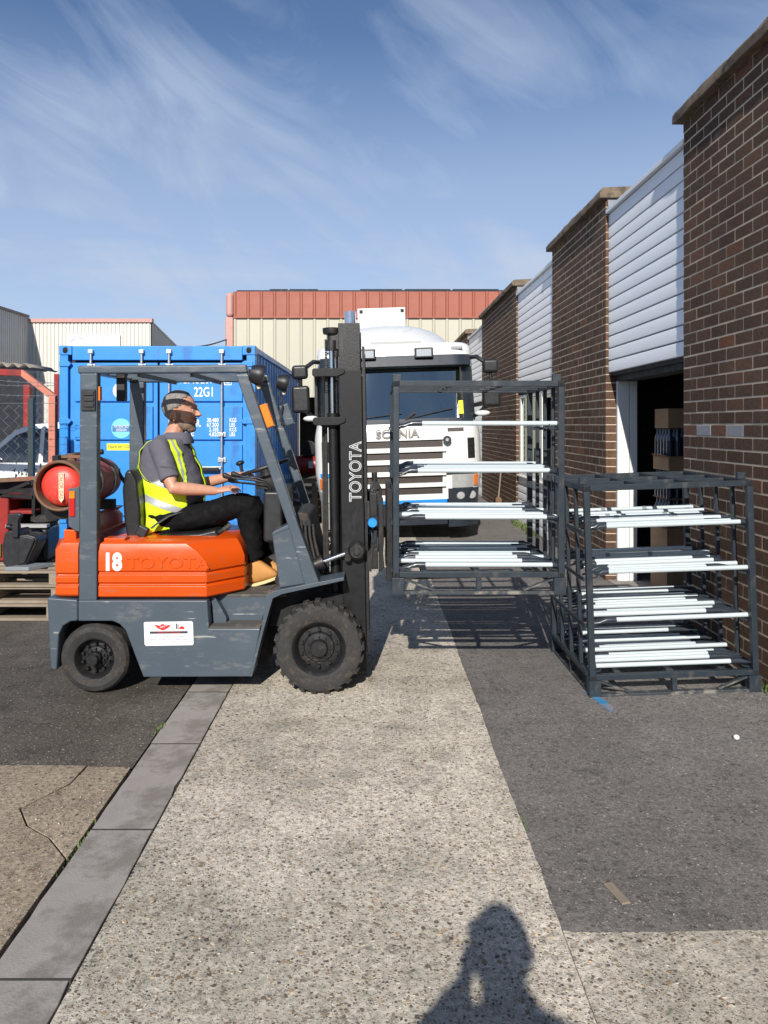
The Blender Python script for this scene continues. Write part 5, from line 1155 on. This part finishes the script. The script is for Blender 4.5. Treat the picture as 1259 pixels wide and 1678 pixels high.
def tierfill(rack, ri, ti, spec):
    z = TIER[3-ti]; n = len(spec)
    where = ('of the raised rack on the forks', 'of the rack standing by the wall')[ri]
    for i, (y, a, b, dx_, zl, clips) in enumerate(spec):
        pos = 'frontmost white pole' if i == 0 else 'rearmost white pole' if i == n-1 else '%s white pole from the front' % ('', 'second', 'third', 'fourth', 'fifth', 'sixth', 'seventh', 'eighth', 'ninth', 'tenth')[i]
        lab = '%s, %s tier, %s' % (pos, ORD[ti], ('rack on the forks', 'rack by the wall')[ri])
        if n == 1: lab = 'single white pole on the %s tier, rack on the forks' % ORD[ti]
        pole(rack, lab, .04+dx_, y, z+zl, a, b, random.uniform(-.012,.012), 'poles on the %s tier %s' % (ORD[ti], where), clips)
A_, B_ = .145, .085
rp = random.Random(11)
def tier(rack, ri, ti, ys, left=(), right=(), clips=()):
    spec = []
    for i, y in enumerate(ys):
        a = rp.choice((A_, B_, A_, .11)) if i not in left else 0
        b = rp.choice((0, B_, B_, .05)) if i not in right else rp.choice((A_, .18, A_+.07))
        spec.append((y, a, b, rp.uniform(-.012, .03), rp.choice((0, 0, .004, .009)), (rp.uniform(.24, .34), rp.uniform(.58, .68)) if i in clips else ()))
    tierfill(rack, ri, ti, spec)
tierfill(rk1, 0, 0, [(.06, A_, 0, 0, 0, ())])
tier(rk1, 0, 1, (.055, .095, .20, .30, .40, .52, .62, .75, .88), right=())
tier(rk1, 0, 2, (.055, .10, .19, .25, .33, .42, .50, .60, .72, .85), left=(2, 3), right=(4, 5, 8))
tier(rk1, 0, 3, (.055, .15, .20, .27, .34, .43, .49, .60, .68, .79, .89), left=(1, 2, 4), right=(1, 2, 3, 5, 7, 9))
tier(rk2, 1, 0, (.05, .10, .15, .24, .31, .38, .46, .55, .64, .74, .86), right=(2, 5), clips=(4, 5, 7, 9, 10))
tier(rk2, 1, 1, (.05, .15, .20, .25, .36, .42, .53, .63, .68, .80, .89), right=(1, 3, 5, 8), clips=(7, 10))
tier(rk2, 1, 2, (.05, .16, .21, .27, .38, .44, .50, .60, .66, .77, .89), left=(1, 2, 4), right=(1, 2, 3, 5, 6, 8, 9, 10))
tier(rk2, 1, 3, (.05, .17, .22, .28, .40, .46, .52, .63, .69, .80, .90), left=(0, 1, 2, 4), right=(0, 1, 2, 3, 5, 6, 8, 9, 10))
# small things lying on the ground
o = MB().bar((1.395, 4.90, .012), (1.47, 4.50, .005), .055, .012).build('blue_bar', M['bluebar'], bev=.003); tag(o, 'blue painted flat bar sticking out under the rack corner', 'bar')
o.location.z = -.008
Yw = 1240*1.7/(1452-697)
o = MB().obox((PX(1011,Yw), Yw, rise(.9)+.008), (.035, .125, .008), (0, 0, R(14))).build('wood_offcut', M['woody'], bev=.002); tag(o, 'small flat wood offcut lying on the dark tarmac', 'offcut')
Yw = 1240*1.69/(1206-697)
o = MB().ell((PX(1207,Yw), Yw, rise2(PX(1207,Yw), Yw)+.013), (.016,.016,.014), 12, 8).box(PX(1207,Yw)-.006, PX(1207,Yw)+.006, Yw-.006, Yw+.006, rise2(PX(1207,Yw), Yw)+.001, rise2(PX(1207,Yw), Yw)+.006).build('litter', M['decal']); tag(o, 'small white screwed up litter on the tarmac near the wall', 'litter')
# ================================================================== people
def remesh(o, vox, sm=4):
    r = o.modifiers.new('fuse', 'REMESH'); r.mode = 'VOXEL'; r.voxel_size = vox; r.use_smooth_shade = True
    if sm: s = o.modifiers.new('soft', 'SMOOTH'); s.iterations = sm; s.factor = .5
    return o
dr_ = thing('person', 'man in yellow hi vis vest and grey polo shirt driving the forklift', 'person', (PX(280,YC), YC, PZ(880,YC)))
C = lambda px, py, Y=YC: Vector((PX(px, Y), Y, PZ(py, Y)))
def limb(mb, pts, rad, n=14): return mb.tube(pts, rad, n)
YR, YL = 5.17, 5.63          # his right (near) and left arm planes
# torso outline: (px centre, py, half depth px, half width m)
TOR = [(287,712,13,.062),(283,717,19,.10),(276,722,28,.165),(272,728,33,.195),(271,738,38,.205),(272,752,43,.205),(275,768,47,.202),(278,785,50,.20),(279,802,51,.202),(278,820,50,.205),(274,838,47,.21),(269,856,43,.21),(266,872,40,.205)]
def torring(k, grow=0., n=40):
    px, py, hd_, hw_ = TOR[k] if isinstance(k, int) else k
    c = C(px, py); a = hd_/229.6+grow; b = hw_+grow
    r_ = []
    for j in range(n):
        t = 2*math.pi*j/n; cc, ss = math.cos(t), math.sin(t); e = .80
        r_.append((c.x+a*math.copysign(abs(cc)**e, cc), c.y+b*math.copysign(abs(ss)**e, ss), c.z))
    return r_
def torinterp(m):
    out = []
    for i in range(len(TOR)-1):
        for j in range(m):
            t = j/m; out.append(tuple(a+(b-a)*t for a, b in zip(TOR[i], TOR[i+1])))
    return out+[TOR[-1]]
# arms
RS, RE, RWr = C(256, 730, 5.20), C(279, 801, 5.10), C(352, 806, 5.20)
LS, LE, LWr = C(262, 730, 5.60), C(300, 800, 5.68), C(388, 779, 5.56)
body = MB()
body.loft([torring(k, -.012) for k in range(len(TOR))])
hips = C(262, 868)
for S_, E_, W2 in ((RS, RE, RWr), (LS, LE, LWr)):
    m1 = S_.lerp(E_, .5); m2 = E_.lerp(W2, .28); m3 = E_.lerp(W2, .65)
    limb(body, [S_, m1, S_.lerp(E_, .85), E_, m2, m3, W2], [.062, .056, .046, .046, .047, .039, .030])
# neck and head
HC = C(293.5, 674)
limb(body, [C(278, 722), C(283, 708), C(288, 692)], [.075, .066, .062])
body.ell(C(289, 665), (.118, .088, .112), 24, 16)                 # skull
body.ell(C(300, 678), (.078, .076, .105), 20, 14)                 # face mass
body.ell(C(301, 694), (.066, .064, .058), 18, 12)                 # jaw
body.ell(C(309, 703), (.036, .038, .028), 14, 10)                 # chin
body.ell(C(312.5, 665), (.030, .068, .020), 14, 10)               # brow
body.tube([C(316, 667), C(320, 674), C(323.8, 679.5), C(320, 682.5)], [.011, .015, .019, .012], 10)   # nose
body.ell(C(320.5, 681.2), (.014, .024, .011), 12, 8)
body.ell(C(316.5, 689), (.014, .028, .007), 12, 8); body.ell(C(316, 692.5), (.013, .026, .007), 12, 8)   # lips
for s_ in (-1, 1): body.ell(C(308, 680)+Vector((0, s_*.048, 0)), (.03, .024, .03), 12, 8)   # cheeks
for s_ in (-1, 1):
    e0 = C(286.5, 682)+Vector((0, s_*.082, 0)); ear = []
    for i in range(9):
        a = R(-60+300*i/8); ear.append(e0+Vector((-.005-.020*math.cos(a+.5), s_*.012, .034*math.sin(a+.4))))
    body.tube(ear, .0085, 8); body.ell(e0, (.018, .010, .026), 12, 8)
# hands: palm and five fingers each
def hand(mb, wr, fwd, up, side, curls, spread=.019, L=(.078,.088,.082,.064), r0=.0098):
    fwd, up, side = fwd.normalized(), up.normalized(), side.normalized()
    pc = wr+fwd*.05
    rings = []
    for t, hw_, hh in ((0,.026,.020),(.3,.036,.019),(.7,.042,.016),(1.,.040,.013)):
        c = wr+fwd*(.098*t)
        rings.append([c+side*hw_*math.cos(2*math.pi*j/12)+up*hh*math.sin(2*math.pi*j/12) for j in range(12)])
    mb.loft(rings)
    for k in range(4):
        b = wr+fwd*(.090-.004*abs(k-1))+side*((k-1.5)*spread); d = fwd+side*((k-1.5)*.05); d.normalize(); c = curls[k]; p = [b-fwd*.02, b]; a = 0
        for s_ in (.42, .33, .25): a += c; p.append(p[-1]+(d*math.cos(a)-up*math.sin(a))*L[k]*s_)
        mb.tube(p, [r0*1.05, r0*1.02, r0*.95, r0*.86, r0*.70], 8)
    return pc
hf = (C(381, 797, 5.2)-RWr); hand(body, RWr, Vector((1,.04,.22)), Vector((-.20,-.35,.92)), Vector((.05,-1,-.35)), (.30,.34,.38,.42), L=(.078,.088,.082,.064))
tb = RWr+Vector((.03, .025, .012)); body.tube([tb, tb+Vector((.03,.03,.012)), tb+Vector((.06,.04,.014)), tb+Vector((.086,.042,.005))], [.015,.013,.0115,.0085], 8)
hand(body, LWr, Vector((.95,-.25,.15)), Vector((-.15,-.05,.98)), Vector((.15,1,.05)), (.55,.6,.65,.7))
tb = LWr+Vector((.03, -.03, .0)); body.tube([tb, tb+Vector((.03,-.03,.012)), tb+Vector((.055,-.035,.008)), tb+Vector((.075,-.03,-.008))], [.015,.013,.0115,.0085], 8)
# legs inside the trousers
LEGS = []
for y0_, dx_, dz_ in ((5.27, 0, 0), (5.53, .01, .005)):
    hp, kn, an = C(262, 858, y0_), C(404, 829, y0_-.01), C(413, 918, y0_-.02)
    if dx_: kn += Vector((.02, 0, 0)); an += Vector((.07, 0, .01))
    LEGS.append((hp, kn, an)); limb(body, [hp, hp.lerp(kn, .5), kn, kn.lerp(an, .4), an, an-Vector((0,0,.03))], [.075, .07, .055, .05, .035, .035])
bo = body.build('body', M['skin'], dr_); remesh(bo, .0045, 3)
# eyes
for s_ in (-1, 1):
    e = MB().ell(C(312.6, 672.2)+Vector((0, s_*.034, 0)), (.011,.012,.010), 12, 8).build('eye', M['decal'], dr_)
    MB().ell(C(314.6, 672.2)+Vector((0, s_*.034, 0)), (.004,.0055,.0055), 10, 6).build('iris', M['blackink'], e)
    MB().tube([C(312.5, 667.5)+Vector((0, s_*.058, 0)), C(316, 666.3)+Vector((0, s_*.035, 0)), C(316.5, 667.5)+Vector((0, s_*.014, 0))], [.003,.006,.004], 6).build('eyebrow', M['hair'], dr_)
# hair cap: shell over skull, cut by a hairline
hm = MB(); n, m_ = 40, 24; hc = C(289, 665); vid = {}
for i in range(m_+1):
    t = math.pi*i/m_
    for j in range(n):
        a = 2*math.pi*j/n; d = Vector((math.sin(t)*math.cos(a), math.sin(t)*math.sin(a), math.cos(t)))
        jit = 1+random.uniform(-.012, .018)
        p = hc+Vector((d.x*.1205*jit, d.y*.0905*jit, d.z*.1150*jit)); vid[i, j] = len(hm.v); hm.v.append(tuple(p))
for i in range(m_):
    for j in range(n):
        c = (Vector(hm.v[vid[i, j]])+Vector(hm.v[vid[i+1, (j+1) % n]]))/2-hc; x, z = c.x*229.6, c.z*229.6      # in image-size units
        if x > 8+.55*max(0, z-2)+2.2*math.sin(z*.9) and z < 20: continue                     # forehead and face
        if z < -4-.0*x and x > -4: continue                                # temple / ear
        if z < -24: continue
        hm.f.append((vid[i, j], vid[i+1, j], vid[i+1, (j+1) % n], vid[i, (j+1) % n]))
ho = hm.build('hair', M['hair'], dr_, angle=80); sm = ho.modifiers.new('t', 'SOLIDIFY'); sm.thickness = .004; sm.offset = 0
for s_ in (-1, 1): MB().ell(C(294.5, 680)+Vector((0, s_*.074, 0)), (.009,.005,.026), 12, 8).build('sideburn', M['hair'], dr_)
bd = MB(); bd.ell(C(302, 696.5), (.066,.0655,.050), 18, 12); bd.ell(C(309, 702.5), (.040,.043,.031), 14, 10); bd.ell(C(317, 686.3), (.013,.034,.008), 12, 8)
for s_ in (-1, 1): bd.ell(C(296, 692)+Vector((0, s_*.056, 0)), (.028,.015,.040), 12, 8)
remesh(bd.build('beard', M['beard'], dr_), .005, 8)
# polo shirt
sh_ = MB(); sh_.loft([torring(k, .002) for k in range(1, len(TOR))])
for S_, E_ in ((RS, RE), (LS, LE)):
    cuff = S_.lerp(E_, .80); limb(sh_, [S_+Vector((.02, .03*(1 if S_ is RS else -1), .012)), S_, S_.lerp(E_, .3), S_.lerp(E_, .55), cuff], [.070, .076, .073, .068, .067], 18)
so = sh_.build('polo_shirt', M['shirt'], dr_); remesh(so, .008, 4)
tx = bpy.data.textures.new('folds', 'CLOUDS'); tx.noise_scale = .09; tx.noise_depth = 2
dm = so.modifiers.new('folds', 'DISPLACE'); dm.texture = tx; dm.strength = .014; dm.mid_level = .5; dm.texture_coords = 'LOCAL'
co_ = MB(); rings = []
for (px, py, hd_, hw_) in ((282,724,27,.125), (284,719,23,.100), (286,713,20,.082), (287.5,708.5,18.5,.074), (287,712,21.5,.084), (284,722,29,.120), (282,727,31,.135)): rings.append(torring((px, py, hd_, hw_), 0, 28))
co_.loft(rings, caps=False).build('collar', M['shirt'], dr_)
for py in (727, 737, 747): MB().ell(C(304+(py-727)*.55, py)+Vector((.002,-.01,0)), (.004,.005,.005), 8, 6).build('button', M['blackink'], dr_)
text('TRADE WEAR', .016, M['blackink'], dr_, (PX(258,5.08), 5.072, PZ(767,5.08)), ext=.0005)
# hi-vis vest carved from a torso shell
tr_ = torinterp(14); n = 176; vm = MB(); bands = MB(); trim = MB(); base = [torring(k, .013+.004*math.sin(i*.25), n) for i, k in enumerate(tr_)]
base2 = [torring(k, .0160+.004*math.sin(i*.25), n) for i, k in enumerate(tr_)]
vm.v = [p for r_ in base for p in r_]; bands.v = [p for r_ in base2 for p in r_]; trim.v = [p for r_ in base2 for p in r_]
zrow = [k[1] for k in tr_]
for i in range(len(tr_)-1):
    py = (zrow[i]+zrow[i+1])/2
    for j in range(n):
        t = 2*math.pi*(j+.5)/n; cc, ss = math.cos(t), math.sin(t)
        ccx = math.copysign(abs(cc)**.8, cc); px = tr_[i][0]+tr_[i][2]*ccx            # image column of this facet
        side = abs(ss) > .30
        d = ((px-259)/25)**2+((py-748)/39)**2                        # arm hole
        if side and d < 1: continue
        if py < 720: continue
        fe_ = 287+14*min(1, (py-712)/28)+10*min(1, max(0, (py-740)/40))                     # front edge of the near panel
        if ss < 0 and px > fe_ and cc > 0: continue                                      # vest hangs open
        if py > 866-8*ccx: continue
        if py > 842 and cc > .45: continue
        f = (i*n+j, i*n+(j+1) % n, (i+1)*n+(j+1) % n, (i+1)*n+j)
        vm.f.append(f[::-1])
        sl = .40*(px-230)                                                                # tape slopes down to the front
        if 767+sl < py < 777+sl or 800+sl < py < 811+sl: bands.f.append(f[::-1])
        if side and 1 <= d < 1.09 : trim.f.append(f[::-1])
        elif py < 790 and ss < 0 and 3.5 < fe_-px < 6.5 and cc > -.2: bands.f.append(f[::-1])
def used(mb):
    ix = sorted({i for f in mb.f for i in f}); mp = {a: b for b, a in enumerate(ix)}
    mb.v = [mb.v[i] for i in ix]; mb.f = [tuple(mp[i] for i in f) for f in mb.f]; return mb
vo = used(vm).build('hi_vis_vest', M['hivis'], dr_, angle=80); sm = vo.modifiers.new('t', 'SOLIDIFY'); sm.thickness = .004; sm.offset = -1
if bands.f: used(bands).build('reflective_tape', M['tape'], vo, angle=80)
if trim.f: used(trim).build('vest_edging', M['blackink'], vo, angle=80)
# trousers
tr2 = MB(); tr2.loft([torring(k, .004) for k in (10, 11, 12)]); tr2.ell(C(262, 868), (.17, .20, .10), 20, 12)
for hp, kn, an in LEGS:
    pts = []; rad = []
    for t, r_ in ((0,.105),(.2,.104),(.4,.098),(.6,.092),(.8,.086),(.93,.084)): pts.append(hp.lerp(kn, t)+Vector((0,0,.012*math.sin(t*9)))); rad.append(r_)
    pts.append(kn+Vector((.012,0,-.002))); rad.append(.085)
    for t, r_ in ((.14,.083),(.3,.080),(.5,.078),(.7,.075),(.85,.078),(1.02,.075)): pts.append(kn.lerp(an, t)+Vector((.012*math.sin(t*13),0,0))); rad.append(r_)
    limb(tr2, pts, rad, 18)
to = tr2.build('trousers', M['trouser'], dr_); remesh(to, .009, 3)
tx2 = bpy.data.textures.new('creases', 'CLOUDS'); tx2.noise_scale = .11; tx2.noise_depth = 2
dm = to.modifiers.new('creases', 'DISPLACE'); dm.texture = tx2; dm.strength = .030; dm.mid_level = .5; dm.texture_coords = 'LOCAL'
# boots
for k, (hp, kn, an) in enumerate(LEGS):
    y = an.y; ox = an.x-PX(413, an.y) if k else 0; oz = .012 if k else 0
    q = lambda px, py: Vector((PX(px, y)+ox, y, PZ(py+1.2, y)+oz))
    up_ = MB(); rings = []
    for (px, pyt, pyb, hw_) in ((402,925,953,.030),(405,917,957.5,.040),(412,914,957,.044),(421,917,955.5,.044),(431,924,952.5,.046),(441,931,949.5,.046),(449,936,946.5,.038),(453,940,945,.022)):
        t_, b_ = q(px, pyt), q(px, pyb); c = (t_+b_)/2; hh = (t_.z-b_.z)/2
        rings.append([(c.x, c.y+hw_*math.copysign(abs(math.cos(a))**.7, math.cos(a)), c.z+hh*math.copysign(abs(math.sin(a))**.8, math.sin(a))) for a in [2*math.pi*i/16 for i in range(16)]])
    b_ = up_.loft(rings).build('boot', M['boot'], dr_, angle=70)
    so_ = MB(); rings = []
    for (px, py, hw_) in ((401,952,.030),(405,956.5,.043),(413,957.5,.047),(423,955,.046),(433,952,.050),(443,948.5,.049),(450,946,.041),(454.5,943.5,.022)):
        c = q(px, py); rings.append([(c.x, c.y-hw_, c.z), (c.x, c.y+hw_, c.z), (c.x+.004, c.y+hw_, c.z-.020), (c.x+.004, c.y-hw_, c.z-.020)])
    so_.loft(rings).build('sole', M['sole'], b_, bev=.004)
    lc = MB()
    for i in range(5):
        c = q(417+i*3.4, 917.5+i*2.3); lc.tube([c+Vector((0,-.03,-.004)), c+Vector((.004,0,.010)), c+Vector((0,.03,-.004))], .0035, 6)
    lc.build('lace', M['blackink'], b_)
dr_.location.y += .07
MB().tube([C(243, 868, 5.10), C(252, 861, 5.12), C(272, 848, 5.15), C(300, 838, 5.22)], [(.022,.004)]*4, 8).build('seat_belt', M['belt'], dr_)
# ------------------------------------------------------------------ the photographer, standing behind the camera
ph = thing('person', 'photographer seen only as a dark shadow on the pale concrete', 'person', (0.02, -.42, 0))
pb = MB(); bx, by = .02, -.42; hh = 1.83
V3 = lambda x, y, z: Vector((bx+x, by+y, z))
rings = []
for z, a, b in ((.86,.15,.21),(1.02,.15,.205),(1.15,.15,.20),(1.30,.15,.215),(1.42,.14,.235),(1.50,.115,.215),(1.545,.085,.12)):
    rings.append([V3(b*math.cos(2*math.pi*i/20), a*math.sin(2*math.pi*i/20), z) for i in range(20)])
pb.loft(rings); pb.tube([V3(0,.0,1.52), V3(0,.01,1.62)], .06, 12); pb.ell(V3(0,.02,1.715), (.088,.105,.125), 18, 12)
pb.tube([V3(0,.11,1.70), V3(0,.135,1.675), V3(0,.12,1.66)], [.01,.016,.012], 8)
for s_ in (-1, 1):
    pb.ell(V3(s_*.085,.01,1.70), (.012,.02,.032), 10, 8)
    sh0, el, wr = V3(s_*.20,.0,1.45), V3(s_*(.43 if s_ < 0 else .30),.08,1.15), V3(s_*.065,.33,1.42)
    pb.tube([sh0, sh0.lerp(el,.5), el, el.lerp(wr,.4), wr], [.072,.066,.058,.052,.036], 12)
    hand(pb, wr, Vector((-s_*.10,.20,.95)), Vector((s_*.9,.2,.1)), Vector((0,1,-.2)), (.5,.55,.6,.65), r0=.009)
    pb.tube([wr+Vector((0,.0,.03)), wr+Vector((-s_*.02,-.03,.06)), wr+Vector((-s_*.035,-.02,.085))], [.014,.012,.009], 8)
    hp, kn, an = V3(s_*.095,0,.95), V3(s_*.105,.03,.50), V3(s_*.11,-.02,.08)
    pb.tube([hp, hp.lerp(kn,.5), kn, kn.lerp(an,.35), an], [.098,.085,.062,.064,.042], 14)
    pb.tube([an+Vector((0,-.06,-.035)), an+Vector((0,.03,-.03)), an+Vector((0,.12,-.045)), an+Vector((0,.19,-.052))], [.034,.042,.036,.022], 12)
remesh(pb.build('body', M['shirt'], ph), .009, 3); ph.scale = (1.14, 1, 1.025)
o = MB().box(-.040, .040, -.055, -.046, 1.47, 1.63).build('phone', M['plastic'], bev=.004); tag(o, 'phone held up in the hands of the photographer', 'phone')
